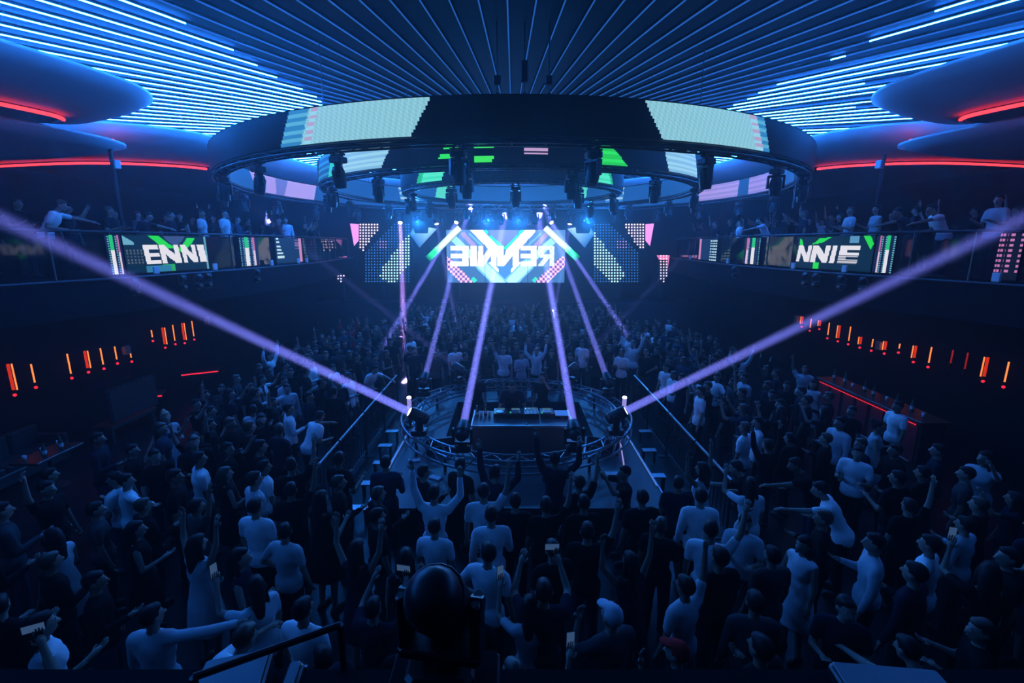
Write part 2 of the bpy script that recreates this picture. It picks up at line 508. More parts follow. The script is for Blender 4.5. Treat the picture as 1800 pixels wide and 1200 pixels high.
def stripes(c1, c2, n): return lambda a, v: c1 if int(v * n) % 2 else c2
def shimmer(c): return lambda a, v: tuple(k * (.86 + .14 * math.sin(a * 520 + v * 23) * math.sin(v * 31)) for k in c)
RINGS = [
    (8.79, [(540, 526, 757, 722, shimmer(CYAN)), (548, 534, 560, 545, stripes((.45, .35, .55), CYAN, 10)), (508, 493, 543, 528, stripes((.10, .42, .62), (.03, .22, .48), 9)),
            (1133, 1165, 1318, 1340, shimmer(CYAN)), (1318, 1330, 1330, 1342, stripes((.45, .35, .55), CYAN, 10)), (1330, 1342, 1344, 1353, stripes((.10, .42, .62), (.03, .22, .48), 9))]),
    (6.18, [(592, 585, 692, 670, stripes((.34, .66, .82), (.22, .50, .72), 10)), (583, 577, 592, 586, const((.03, .6, .45))), (562, 560, 583, 577, stripes((.03, .25, .5), (.01, .1, .3), 8)),
            (790, 766, 800, 815, stripes((.03, .75, .10), DK, 6)), (835, 832, 872, 866, stripes(DK, (.05, .8, .08), 4)), (925, 918, 960, 965, lambda a, v: (.55, .35, .6) if .25 < v < .5 and int(v * 12) % 2 else DK),
            (1047, 1049, 1062, 1104, stripes((.03, .8, .12), (.02, .6, .08), 8)), (1166, 1176, 1222, 1226, stripes((.34, .66, .82), (.22, .50, .72), 10))]),
    (3.73, [(742, 732, 750, 740, const((.02, .5, .16))), (750, 740, 790, 776, stripes((.06, .75, .42), (.10, .85, .52), 8)), (1028, 1044, 1066, 1074, stripes((.06, .75, .42), (.10, .85, .52), 8)), (1066, 1074, 1070, 1078, const((.02, .5, .16)))]),
]
INNER = [
    [(438, 452, 484, 486, lambda a, v: (.40, .30, .70)), (484, 486, 506, 500, const((.14, .17, .50))), (506, 500, 556, 552, lambda a, v: (.42, .33, .75)),
     (1228, 1228, 1300, 1296, stripes((.45, .34, .75), (.30, .26, .66), 7)), (1318, 1314, 1372, 1360, stripes((.40, .30, .72), (.26, .24, .62), 7))],
    [(700, 705, 740, 735, stripes((.35, .6, .75), (.03, .2, .5), 6)), (1060, 1065, 1098, 1094, stripes((.35, .6, .75), (.03, .2, .5), 6))],
    [(770, 765, 800, 795, const((.10, .70, .50))), (1000, 1005, 1034, 1030, const((.10, .70, .50)))],
]
def arc(R, z, n=96, c=(0, 0)):
    return [(c[0] + R * math.cos(2 * PI * k / n), c[1] + R * math.sin(2 * PI * k / n), z) for k in range(n)]
ring_names = ['outermost and widest hanging LED video ring', 'middle hanging LED video ring between the widest and the smallest', 'innermost and smallest hanging LED video ring']
for ri, (R, marks) in enumerate(RINGS):
    t = thing('led_ring', ring_names[ri] + ' with black truss below', 'LED ring', (0, CY, RZ0), 0, 'concentric LED rings under the ceiling')
    mk = band(R, marks)
    base_col = [DK, (.001, .003, .012), (.001, .004, .016)][ri]
    def colf(u, v, mk=mk, base_col=base_col):
        a = (u * 2 - 1) * PI
        for lt, lb, rt, rb, fn in reversed(mk):
            if lb + (lt - lb) * v <= a <= rb + (rt - rb) * v: return fn(a, v)
        return base_col
    nu = [1500, 900, 480][ri]
    led_grid('led_face', lambda u, v: (R * math.sin((u * 2 - 1) * PI), -R * math.cos((u * 2 - 1) * PI), v * (RZ1 - RZ0)), nu, 28 if ri == 0 else 18, colf, M['led_ring'], t)
    Ri = R - .32
    mi = [(ang_px(Ri, lt, RZ1, False), ang_px(Ri, lb, RZ0, False), ang_px(Ri, rt, RZ1, False), ang_px(Ri, rb, RZ0, False), fn) for lt, lb, rt, rb, fn in INNER[ri]]
    def colg(u, v, mi=mi):
        a = (u * 2 - 1) * PI
        for lt, lb, rt, rb, fn in mi:
            lo, hi = lb + (lt - lb) * v, rb + (rt - rb) * v
            if min(lo, hi) <= a <= max(lo, hi): return fn(a, v)
        if abs(a) > 1.2: return (.012, .09, .30)
        return DK
    led_grid('inner_led_face', lambda u, v: (Ri * math.sin(-(u * 2 - 1) * PI), -Ri * math.cos(-(u * 2 - 1) * PI), v * (RZ1 - RZ0)), nu, 12, lambda u, v: colg(1 - u, v), M['led_ring'], t)
    n = 96
    b = B()   # black cover plate on top
    vs = arc(R, .60, n) + arc(Ri, .60, n) + arc(R, .57, n) + arc(Ri, .57, n)
    fs = []
    for k in range(n):
        k2 = (k + 1) % n
        fs += [(k, k2, n + k2, n + k), (2 * n + k2, 2 * n + k, 3 * n + k, 3 * n + k2), (k2, k, 2 * n + k, 2 * n + k2), (n + k, n + k2, 3 * n + k2, 3 * n + k)]
    b.add(vs, fs).build('cover', M['blackm'], t)
    b = B(); vs = arc(R - .05, -.06, n) + arc(Ri + .05, -.06, n) + arc(R - .05, -.09, n) + arc(Ri + .05, -.09, n)
    b.add(vs, fs).build('under_cover', M['blackm'], t)
    b = B()
    for rr, zz in ((R - .03, -.03), (Ri + .03, -.03), (R - .03, -.11), (Ri + .03, -.11)):
        b.tube(arc(rr, zz, n), .022, 6, closed=True)
    b.build('truss_chords', M['black'], t)
    b = B(); m = n
    for k in range(m):
        a0, a1 = 2 * PI * k / m, 2 * PI * (k + 1) / m
        P = lambda a, rr, zz: (rr * math.cos(a), rr * math.sin(a), zz)
        b.cyl(P(a0, R - .03, -.03 if k % 2 else -.11), P(a1, R - .03, -.11 if k % 2 else -.03), .011, n=5)
        b.cyl(P(a0, Ri + .03, -.11), P(a1, R - .03, -.11), .011, n=5)
        b.cyl(P(a0, Ri + .03, -.11), P(a0, R - .03, -.11), .011, n=5)
    b.build('truss_lattice', M['black'], t)
    for k in range(8):
        a = 2 * PI * (k + .5) / 8
        B().cyl((R * .98 * math.cos(a), R * .98 * math.sin(a), .6), (R * .98 * math.cos(a), R * .98 * math.sin(a), CEIL - RZ0 - .004), .008, n=5).build('cable', M['black'], t)
    nl, off = [(24, .5), (16, .5), (12, 0)][ri]
    for k in range(nl):
        a = 2 * PI * (k + off) / nl + math.radians(1.6)
        rm = R - .16
        p = (rm * math.sin(a), CY - rm * math.cos(a), RZ0 - .20)
        j = hsh(k, ri)
        aim = Vector((.25 * (j - .5), .25 * (hsh(ri, k + 3) - .5), -1))
        if rm * math.cos(a) < -.2 and j > .55: aim = Vector((0, -.55, -1))
        rn = ['outermost', 'middle', 'innermost'][ri]
        moving_head(p, aim, 'unlit black moving head under the %s ring, facing %s' % (rn, sector(a)), 'moving heads under the %s ring towards %s' % (rn, sector(a)), rz=a, scale=.82)
# hoists above the widest ring
for px, py in ((922, 128), (874, 150), (965, 152)):
    p = atY(px, py, CY - 8.6)
    t = thing('chain_hoist', ['black chain hoist with its motor above the widest LED ring', 'thin black lifting shackle above the widest LED ring', 'thin black lifting shackle above the widest LED ring'][0 if px == 922 else 1], 'hoist', (p.x, p.y, RZ1 + .02), 0, 'hoists over the widest ring')
    h = .3 if px == 922 else .12
    zc = max(.25, p.z - RZ1)
    B().rbox((0, 0, zc), (.13, .12, h), .02).build('motor', M['black'], t)
    B().cyl((0, 0, 0), (0, 0, CEIL - RZ1 - .02), .012, n=6).build('chain', M['black'], t)
    B().lathe([(.01, 0), (.04, .02), (.04, .06), (.01, .08)], 8).build('hook', M['black'], t)

# ================================================================== main screen
def letter(ch, u, v):
    if not (0 <= u <= 1 and 0 <= v <= 1): return False
    if ch == 'E': return u < .34 or v < .22 or .39 < v < .61 or v > .78
    if ch == 'I': return True
    if ch == 'N': return u < .28 or u > .72 or abs(u - (.12 + .76 * v)) < .2
    if ch == 'R': return u < .3 or (v < .2 and u < .88) or (.42 < v < .60 and u < .88) or (u > .68 and v < .5) or (v > .55 and abs(u - (.42 + .45 * (v - .55) / .45)) < .17)
    return False
def seg_d(x, y, ax, ay, bx, by):
    dx, dy = bx - ax, by - ay; L = dx * dx + dy * dy
    t = max(0, min(1, ((x - ax) * dx + (y - ay) * dy) / L))
    return math.hypot(x - ax - t * dx, y - ay - t * dy), t
WORD = [('E', 292, 470), ('I', 488, 552), ('N', 566, 742), ('N', 756, 968), ('E', 984, 1142), ('R', 1158, 1318)]   # mirrored word, read from the right
WHITE = (1.0, 1.0, .98)
def main_col(px, py):
    x = (px - 740) / .17778; y = (py - 360) / .17778
    for ch, a, c in WORD:
        if a <= x <= c and 405 <= y <= 603:
            if letter(ch, 1 - (x - a) / (c - a), (y - 405) / 198):
                if ch == 'R': return (.45, .55, .68) if (int(x / 26) + int(y / 26)) % 2 else (.7, .78, .85)
                return WHITE
    # white crossing bars
    for ax, ay, bx, by, wd in ((505, 205, 760, 470, 44), (1085, 250, 880, 470, 44)):
        d, t = seg_d(x, y, ax, ay, bx, by)
        if d < wd: return WHITE
    for ax, ay, bx, by, wd in ((690, 320, 815, 425, 16), (955, 315, 845, 425, 16)):
        if seg_d(x, y, ax, ay, bx, by)[0] < wd: return (.02, .62, .28)
    for ax, ay, bx, by, wd in ((600, 230, 640, 270, 22), (1020, 240, 985, 285, 22)):
        if seg_d(x, y, ax, ay, bx, by)[0] < wd: return (.02, .62, .28)
    # lower chevron
    for sx, ax in ((1, 600), (-1, 1058)):
        d, t = seg_d(x, y, ax, 590, 829 - sx * 20, 800)
        if d < 62: return (.36, .74, .92) if d < 44 else (.14, .42, .78)
        d, t = seg_d(x, y, 829 - sx * 140, 600, 829 - sx * 95, 650)
        if d < 34: return WHITE
    if inpoly(x, y, [(640, 600), (829, 780), (1020, 600)]): return (.05, .20, .52)
    # pale blue diagonals behind the word
    for ax, ay, bx, by, wd, c in ((310, 320, 520, 520, 34, (.26, .62, .86)), (1330, 330, 1130, 510, 34, (.26, .62, .86)),
                                  (420, 290, 520, 400, 22, (.30, .22, .42)), (1240, 290, 1140, 400, 22, (.30, .22, .42)),
                                  (480, 285, 600, 400, 10, (.12, .34, .60)), (1180, 285, 1060, 400, 10, (.12, .34, .60))):
        if seg_d(x, y, ax, ay, bx, by)[0] < wd: return c
    # pink dotted diagonals and green lozenges
    for ax, ay, bx, by in ((250, 560, 470, 780), (1400, 560, 1180, 770)):
        if seg_d(x, y, ax, ay, bx, by)[0] < 48:
            return (.85, .45, .72) if (int(x / 24) + int(y / 24)) % 2 else (.12, .08, .26)
    if abs(x - 522) + abs(y - 742) < 34 or abs(x - 1130) + abs(y - 742) < 34: return (.03, .55, .36)
    if y < 400 and abs(x - 815) < 130: return (.14, .17, .32)
    return (.07, .17, .34) if y < 610 else (.035, .12, .27)
SY = 26.0
tl, br = atY(784, 404, SY), atY(992, 496.5, SY)
x0, x1, z0, z1 = tl.x, br.x, br.z, tl.z
t = thing('led_screen', 'big LED stage screen showing a mirrored white word over blue chevrons', 'screen', ((x0 + x1) / 2, SY, 1.6))
def mp(u, v): return ((u - .5) * (x1 - x0), 0, z0 - 1.6 + v * (z1 - z0))
def mcol(u, v):
    px, py = proj((x0 + u * (x1 - x0), SY, z0 + v * (z1 - z0)))
    return main_col(px, py)
led_grid('led_or_reflected_image', mp, 208, 94, mcol, M['led_main'], t)
B().box((0, .12, (z0 + z1) / 2 - 1.6), (x1 - x0 + .06, .2, z1 - z0 + .06)).build('cabinet', M['blackm'], t)
for k in (1 / 3 - .01, 2 / 3 + .02):
    B().box(((k - .5) * (x1 - x0), -.012, (z0 + z1) / 2 - 1.6), (.02, .012, z1 - z0)).build('seam', M['blackm'], t)
b = B()
for k in (-1, 1): b.box((k * (x1 - x0) * .4, .3, (z0 - 1.6 + .5) / 2), (.12, .12, z0 - 1.6 + .5))
b.build('stand', M['black'], t)
# low podium the screens stand on
tag(B().box((-.35, 26.45, .8), (21, 1.8, 1.6)).box((-.35, 25.5, 1.55), (21, .1, .1)).build('screen_podium', M['stage']), 'low dark podium carrying the stage screens', 'podium')

# slanted LED bars in front of the screen
for (ax, ay, bx, by, lab) in ((808, 400, 752, 455, 'slanted LED bar fading from white to green next to the word end E'), (958, 400, 1016, 455, 'slanted LED bar fading from white to green next to the word end R')):
    P0, P1 = atY(ax, ay, 25.4), atY(bx, by, 25.4)
    t = thing('led_bar', lab, 'LED bar', P1, 0, 'slanted LED bars at the screen')
    D = P0 - P1; L = D.length; u = D.normalized(); sd = Vector((u.z, 0, -u.x)) * .17
    def bp(uu, vv): return tuple(D * uu + sd * (vv * 2 - 1))
    def bc(uu, vv):
        g = min(1, max(0, (uu - .25) / .25))
        e = min(1, uu / .15 + .15)
        edge = .35 if (vv < .22 or vv > .78) and g > .3 else 1
        return tuple((q * (1 - g) + r * g) * e * edge + (0, .25, .05)[i] * (1 - edge) for i, (q, r) in enumerate(zip((.02, .62, .20), (1, 1, .9))))
    led_grid('led_or_reflected_image', bp, 24, 9, bc, M['led_main'], t)
    ang = math.atan2(u.x, u.z)
    B().box(D * .5 + Vector((0, .07, 0)), (.36, .1, L + .04), Matrix.Rotation(ang, 3, 'Y')).build('housing', M['blackm'], t)
    B().cyl(D, Vector((D.x, D.y, 7.5 - P1.z)), .02, n=6).build('hanger', M['black'], t)

# dotted LED wings
def dots_panel(name, label, group, polybox, dotf, solids=(), Y=26.0, step=5.0, r=.047):
    (px0, py0, px1, py1) = polybox
    a, c = atY(px0, py1, Y), atY(px1, py0, Y)
    t = thing(name, label, 'screen', ((a.x + c.x) / 2, Y, 1.6), 0, group)
    ox = Vector(((a.x + c.x) / 2, Y, 1.6))
    B().box(((0), .08, (a.z + c.z) / 2 - 1.6), (abs(c.x - a.x), .1, c.z - a.z)).build('backing', M['blackm'], t)
    B().box((0, .2, (a.z - 1.6 + .5) / 2), (.12, .12, a.z - 1.6 + .5)).build('stand', M['black'], t)
    vs = []; fs = []; cols = []
    nx = int(abs(px1 - px0) / step); ny = int((py1 - py0) / step)
    for j in range(ny):
        for i in range(nx):
            px = min(px0, px1) + (i + .5) * step; py = py0 + (j + .5) * step
            cc = dotf(px, py)
            if cc is None: continue
            col, k = cc
            P = atY(px, py, Y) - ox; n = 8; o = len(vs)
            for q in range(n): vs.append((P.x + r * k * math.cos(2 * PI * q / n), -.01, P.z + r * k * math.sin(2 * PI * q / n)))
            fs.append(tuple(range(o, o + n))); cols += [*col, 1.0] * n
    me = bpy.data.meshes.new('led_dots'); me.from_pydata(vs, [], fs)
    at = me.color_attributes.new('led', 'FLOAT_COLOR', 'CORNER'); at.data.foreach_set('color', cols)
    me.materials.append(M['led_main']); me.update()
    o = obj('led_dots', me, t); o['kind'] = 'stuff'
    for poly, col in solids:
        P = [atY(x, y, Y) - ox for x, y in poly]
        me = bpy.data.meshes.new('led_patch'); me.from_pydata([(p.x, -.006, p.z) for p in P], [], [tuple(range(len(P)))])
        at = me.color_attributes.new('led', 'FLOAT_COLOR', 'CORNER'); at.data.foreach_set('color', [*col, 1.0] * len(P))
        me.materials.append(M['led_main']); me.update(); obj('led_patch', me, t)
    return t
def C6(x, y): return (560 + x * .13333, 370 + y * .13333)
CXS = 887.5
for s in (1, -1):
    mx = (lambda x: x) if s == 1 else (lambda x: 2 * (882.5) - x)
    T1 = [C6(*q) for q in ((415, 165), (830, 185), (590, 530), (470, 470))]
    T2 = [C6(*q) for q in ((1200, 285), (1215, 695), (960, 990), (810, 870), (825, 770))]
    def df(px, py, T1=T1, T2=T2):
        x = mx(px)
        if inpoly(x, py, T1): return ((.95, .72, .88), 1.0) if x > 630 else None
        if inpoly(x, py, T2): return ((.55, .95, .95), 1.0)
        cx, cy = (x - 560) / .13333, (py - 370) / .13333
        if cx > 600 and cx + cy > 1180 and cy < 960 and cx < 1200:
            if 780 < cx < 900 and 400 < cy < 520: return ((.35, .25, .55), .8)
            return ((.03, .14, .38), .8)
        return None
    sol = [([(mx(x), y) for x, y in (C6(415, 170), C6(530, 180), C6(530, 395), C6(468, 468))], (.62, .22, .58))]
    lx, rx = sorted((mx(616), mx(722)))
    dots_panel('led_wing', 'dotted LED wing panel with pink corner and pale parallelogram ' + ('beside the word end E' if s == 1 else 'beside the word end R'), 'dotted LED wings', (lx, 392, rx, 501), df, sol)
    T3 = [C6(*q) for q in ((210, 590), (360, 590), (352, 860), (285, 960), (255, 900))]
    def dg(px, py, T3=T3):
        x = mx(px)
        if inpoly(x, py, T3): return ((.95, .6, .72) if py < 466 else (.75, .65, .85), .95)
        return None
    sol = [([(mx(x), y) for x, y in (C6(208, 588), C6(385, 588), C6(345, 650), C6(235, 650), C6(240, 790))], (.5, .12, .28))]
    lx, rx = sorted((mx(587), mx(611)))
    dots_panel('led_column', 'narrow dotted pink LED column ' + ('on the far side of the wing by the word end E' if s == 1 else 'on the far side of the wing by the word end R'), 'narrow LED columns', (lx, 447, rx, 497), dg, sol)
    # pale blue triangular LED sail beside the wing
    t = None
    P = [atY(mx(x), y, 25.7) for x, y in (C6(1245, 225), C6(1270, 300), C6(1440, 300), C6(1450, 220), C6(1560, 240), C6(1330, 490), C6(1200, 310))]
    o0 = Vector((P[5].x, 25.7, P[5].z))
    t = thing('led_sail', 'pale blue triangular LED sail ' + ('near the word end E' if s == 1 else 'near the word end R'), 'screen', o0, 0, 'pale LED sails')
    me = bpy.data.meshes.new('led_face'); me.from_pydata([tuple(p - o0) for p in P], [], [tuple(range(7))])
    at = me.color_attributes.new('led', 'FLOAT_COLOR', 'CORNER')
    at.data.foreach_set('color', [c for q in ((.03, .25, .55), (.25, .6, .85), (.35, .7, .95), (.6, .9, 1), (.3, .6, .8), (.02, .15, .45), (.02, .2, .5)) for c in (*q, 1.0)])
    me.materials.append(M['sail_and_reflection']); me.update(); obj('led_face', me, t)
    b = B(); n = len(P)
    b.add([tuple(p - o0 + Vector((0, .03, 0))) for p in P] + [tuple(p - o0 + Vector((0, .1, 0))) for p in P], [tuple(range(n)), tuple(range(2 * n - 1, n - 1, -1))] + [(i, (i + 1) % n, n + (i + 1) % n, n + i) for i in range(n)])
    b.build('frame', M['blackm'], t)
    top = max(p.z for p in P) - o0.z
    B().cyl((0, .06, top), (0, .06, 7.2 - o0.z), .02, n=6).build('hanger', M['black'], t)

# ---- stage lighting truss with fixtures
TRY, TRZ = 22.2, 6.5
t = thing('lighting_truss', 'straight aluminium lighting truss over the stage screen', 'truss', (-.3, TRY, TRZ))
b = B()
for yy in (-.15, .15):
    for zz in (-.15, .15): b.cyl((-5.6, yy, zz), (5.6, yy, zz), .028, n=6)
b.build('chords', M['alu'], t)
b = B()
for k in range(28):
    xa, xb = -5.6 + k * .4, -5.6 + (k + 1) * .4
    b.cyl((xa, -.15, -.15 if k % 2 else .15), (xb, -.15, .15 if k % 2 else -.15), .014, n=5)
    b.cyl((xa, .15, -.15 if k % 2 else .15), (xb, .15, .15 if k % 2 else -.15), .014, n=5)
b.build('lattice', M['alu'], t)
for xx in (-4.5, 0, 4.5): B().cyl((xx, 0, .15), (xx, 0, 7.18 - TRZ), .012, n=5).build('cable', M['black'], t)

ADDED_WASH = 900.0  # wash lamps inferred and added on truss heads so the central haze glows
def added_wash_light(p, aim, label):
    t = moving_head(p, aim, label, 'added blue wash lights on the stage truss')
    h = [c for c in t.children if c.name.startswith('head')][0]
    l = bpy.data.lights.new('wash', 'SPOT'); l.energy = ADDED_WASH; l.color = (.02, .26, 1.0)
    l.spot_size = math.radians(120); l.spot_blend = 1.0; l.shadow_soft_size = .09
    o = bpy.data.objects.new('added_wash_lamp', l); COL.objects.link(o); o.parent = h
    o.location = (0, 0, .26); o.rotation_euler = (PI, 0, 0)
def aim_px(p, px, py, Y): return (atY(px, py, Y) - Vector(p))
# ---- truss fixtures: (pixel x, aim pixel, aim depth, power)
TOPS = [(703, (714, 700), 15.5, 200, 2.0), (1003, (975, 545), 21.0, 150, 1.4), (966, (1110, 600), 17.5, 250, 1.6), (805, (690, 580), 17.5, 200, 1.6), (766, (800, 560), 20.5, 130, 1.4)]
xs_used = []
for k, px in enumerate((703, 735, 766, 805, 835, 857, 880, 912, 940, 966, 1003, 1035)):
    p = Vector((atY(px, 380, TRY).x, TRY, TRZ - .19))
    sp = [q for q in TOPS if q[0] == px]
    if sp:
        _, (ax, ay), aY, pw, spread = sp[0]
        piv = p + Vector((0, 0, -.44))
        lab = {703: 'lit moving head on the stage truss sending a violet beam straight down', 1003: 'lit moving head on the stage truss above the word end R, thin violet beam', 966: 'lit moving head on the stage truss throwing a blue beam outward to the bar side',
               805: 'lit moving head on the stage truss throwing a faint blue beam away from the bar', 766: 'lit moving head on the stage truss above the word end E, thin faint beam'}[px]
        moving_head(p, aim_px(piv, ax, ay, aY), lab, 'lit moving heads on the stage truss', on=True, power=pw, spread=spread, col=(.5, .3, 1.0) if px == 703 else BEAM_COL)
    else:
        if px in (735, 857, 912, 1035):
            added_wash_light(p, Vector(((880 - px) / 900.0, -1.0, -.42)), 'added wide blue wash light on the stage truss ' + {735: 'over the wing beside the E', 857: 'over the word, E side', 912: 'over the word, R side', 1035: 'over the wing beside the R'}[px])
        else:
            moving_head(p, Vector((.3 * (hsh(k, 5) - .5), -.5, -1)), 'unlit moving head light on the stage truss', 'unlit moving heads on the stage truss')

# ================================================================== DJ stage
SD = .5
SX0, SX1, SFY, SBY = -2.42, 2.64, 7.0, 13.3
b = B()
for (a, c, d, e) in ((SX0, SX1, SFY, 9.95), (SX0, -1.5, 9.95, SBY), (1.85, SX1, 9.95, SBY), (-1.5, 1.85, 12.3, SBY)):
    b.box(((a + c) / 2, (d + e) / 2, SD / 2), (c - a, e - d, SD))
t = thing('stage_platform', 'low dark stage platform carrying the DJ booth', 'stage', (.1, 10, 0))
o = b.build('deck', M['stage'], t); o.location = (-.1, -10, 0)
B().box(((SX0 + SX1) / 2 - .1, SFY - 10 - .02, SD / 2), (SX1 - SX0 - .1, .03, SD - .06)).build('skirt', M['blackm'], t)
for x, nm in ((SX0, 'edge_trim'), (SX1, 'edge_trim')):
    B().box((x - .1, 10.1 - 10, SD + .006), (.03, 6.1, .02)).build(nm, M['alu'], t)
def flat_strip(a, c, m, label):
    a = Vector(a); c = Vector(c)
    o = B().tube([a, c], .014, 6).build('led_strip', m); return tag(o, label, 'LED strip', 'stage edge strips')
flat_strip((SX0 + .03, SFY, SD + .03), (SX0 + .03, 9.9, SD + .03), M['strip_blue'], 'thin blue LED strip along the stage edge away from the bar')
flat_strip((SX1 - .03, SFY + .7, SD + .03), (SX1 - .03, 9.9, SD + .03), M['strip_blue'], 'thin blue LED strip along the stage edge on the bar side')
flat_strip((2.06, 7.6, SD + .03), (2.40, 9.7, SD + .03), M['strip'], 'bright violet LED strip lying on the deck beside the truss')

# ---- circular truss
TCX, TCY, TR = .1, 10.37, 2.5
t = thing('circular_truss', 'circular aluminium truss ring standing around the DJ booth', 'truss', (TCX, TCY, SD))
b = B()
for rr, zz in ((TR - .13, .47), (TR + .13, .47), (TR - .13, .22), (TR + .13, .22)): b.tube(arc(rr, zz, 72), .024, 7, closed=True)
b.build('chords', M['alu'], t)
b = B()
for k in range(64):
    a0, a1 = 2 * PI * k / 64, 2 * PI * (k + 1) / 64
    P = lambda a, r, z: (r * math.cos(a), r * math.sin(a), z)
    ro, ri2 = TR + .13, TR - .13
    b.cyl(P(a0, ro if k % 2 else ri2, .47), P(a1, ri2 if k % 2 else ro, .47), .011, n=5)
    b.cyl(P(a0, ro, .47 if k % 2 else .22), P(a1, ro, .22 if k % 2 else .47), .011, n=5)
    b.cyl(P(a0, ri2, .47 if k % 2 else .22), P(a1, ri2, .22 if k % 2 else .47), .011, n=5)
b.build('lattice', M['alu'], t)
for k in range(16):
    a = 2 * PI * (k + .5) / 16
    # legs reach the deck
    B().cyl((TR * math.cos(a), TR * math.sin(a), 0), (TR * math.cos(a), TR * math.sin(a), .3), .03, n=8).build('leg', M['black'], t)

MAIN = [(-24, (866, 486), 16.6, 1500, 1.6, 'front moving head with a strong violet beam, on the truss side away from the bar'), (25, (964, 486), 16.6, 1500, 1.6, 'front moving head with a strong violet beam, on the truss on the bar side'),
        (-52, (205, 478), None, 900, 2.2, 'moving head on the truss with its beam to the balcony opposite the bar'), (53, (1560, 497), None, 900, 2.2, 'moving head on the truss with its beam to the balcony above the bar'),
        (-112, (791, 492), 16, 900, 1.2, 'rear moving head with a thin upright beam, truss side away from the bar'), (112, (1003, 486), 16, 900, 1.2, 'rear moving head with a thin upright beam, truss on the bar side'),
        (-142, (596, 482), 15, 110, 2.0, 'rearmost moving head with a faint beam leaning away from the bar'), (142, (1130, 520), 15, 60, 2.0, 'rearmost moving head with a faint beam leaning to the bar side')]
for ang, (ax, ay), aY, pw, spread, lab in MAIN:
    a = math.radians(ang)
    p = Vector((TCX + TR * math.sin(a), TCY - TR * math.cos(a), SD + .50))
    piv = p + Vector((0, 0, .44))
    if aY is None:
        tgt = atX(ax, ay, -6.3 if ang < 0 else 6.5)
        aim = tgt - piv
    else: aim = atY(ax, ay, aY) - piv
    moving_head(p, aim, lab, 'lit moving heads on the circular truss', stand=True, on=True, power=pw, spread=spread, clamp=False, scale=.95)
# short upright glow tubes on the truss
for px, py in ((728, 712), (1080, 706)):
    a = math.radians(-64 if px < 900 else 64)
    p = Vector((TCX + TR * math.sin(a), TCY - TR * math.cos(a), SD + .495))
    t = thing('glow_tube', 'short upright violet glow tube on the truss ' + ('away from the bar' if px < 900 else 'on the bar side'), 'lamp', p, 0, 'glow tubes on the truss')
    B().lathe([(.06, 0), (.06, .03), (.03, .05), (.03, .38), (.06, .40)], 10).build('stand', M['black'], t)
    B().lathe([(.035, .40), (.045, .42), (.045, .62), (.035, .64)], 10).build('tube', M['strip'], t)
    B().lathe([(.035, .641), (.05, .65), (.04, .68), (.0, .685)], 10).build('cap', M['lens_on'], t)

# ---- DJ booth
BX0, BX1, BY0, BY1, BZ = -.82, 1.24, 9.0, 9.92, 1.09
t = thing('dj_booth', 'black cloth-covered DJ booth on the stage platform', 'booth', ((BX0 + BX1) / 2, (BY0 + BY1) / 2, SD))
w_, d_, h_ = BX1 - BX0, BY1 - BY0, BZ - SD
b = B(); b.box((0, 0, h_ / 2), (w_, d_, h_)); b.build('body', M['cloth'], t)
B().box((0, 0, h_ + .012), (w_ + .04, d_ + .04, .024)).build('table_top', M['stage'], t)
B().box((0, -d_ / 2 - .01, h_ + .035), (w_ + .04, .03, .05)).build('front_lip', M['alu'], t)
for x in (-1, 1): B().box((x * (w_ / 2 + .01), 0, h_ + .035), (.03, d_, .05)).build('side_lip', M['alu'], t)
top = BZ + .026
def gear(name, label, cat, x, y, dims, parts, group=None):
    t = thing(name, label, cat, (x, y, top), 0, group)
    dx, dy, dz = dims
    B().rbox((0, 0, dz / 2), dims, .012).build('body', M['plastic'], t)
    for nm, c, d, m in parts: B().box(c, d).build(nm, m, t)
    return t
def player(x, label):
    t = gear('media_player', label, 'DJ player', x, 9.66, (.30, .36, .10), [('display', (0, .11, .105), (.18, .09, .012), M['equip'])], 'media players on the DJ booth')
    B().lathe([(.10, .101), (.10, .112), (.085, .116), (.03, .116)], 18, (0, -.05, 0)).build('jog_wheel', M['alu'], t)
    for k in range(2): B().lathe([(.018, .101), (.018, .11)], 8, (-.11, -.12 + k * .05, 0)).build('button', M['equip_green'], t)
for x, l in ((-.25, 'black media player next to the pale monitor speaker gap'), (.08, 'black media player on the mixer side away from the bar'), (.76, 'black media player between mixer and pale case')): player(x, l)
t = gear('dj_mixer', 'black DJ mixer with glowing displays in the middle of the players', 'DJ mixer', .42, 9.66, (.32, .40, .11), [('display', (0, .13, .115), (.22, .05, .012), M['equip'])])
for i in range(4):
    B().box((-.12 + i * .08, -.1, .118), (.012, .10, .016)).build('fader', M['pale'], t)
    for j in range(3): B().lathe([(.014, .11), (.012, .13)], 8, (-.12 + i * .08, .0 + j * .04, 0)).build('knob', M['chrome'], t)
t = gear('pale_case', 'flat pale blue-lit case on the booth end on the bar side', 'case', 1.075, 9.62, (.30, .34, .06), [('lid', (0, 0, .066), (.29, .33, .012), M['pale'])])
B().box((0, -.172, .03), (.08, .01, .02)).build('latch', M['chrome'], t)
t = thing('microphone', 'small microphone lying near the front of the booth', 'microphone', (.30, 9.22, top))
B().lathe([(.012, 0), (.018, .13)], 8, (0, 0, .02), rot=Matrix.Rotation(PI / 2, 3, 'X')).build('handle', M['black'], t); B().ell((0, -.16, .022), (.026, .026, .026)).build('grille', M['alu'], t)
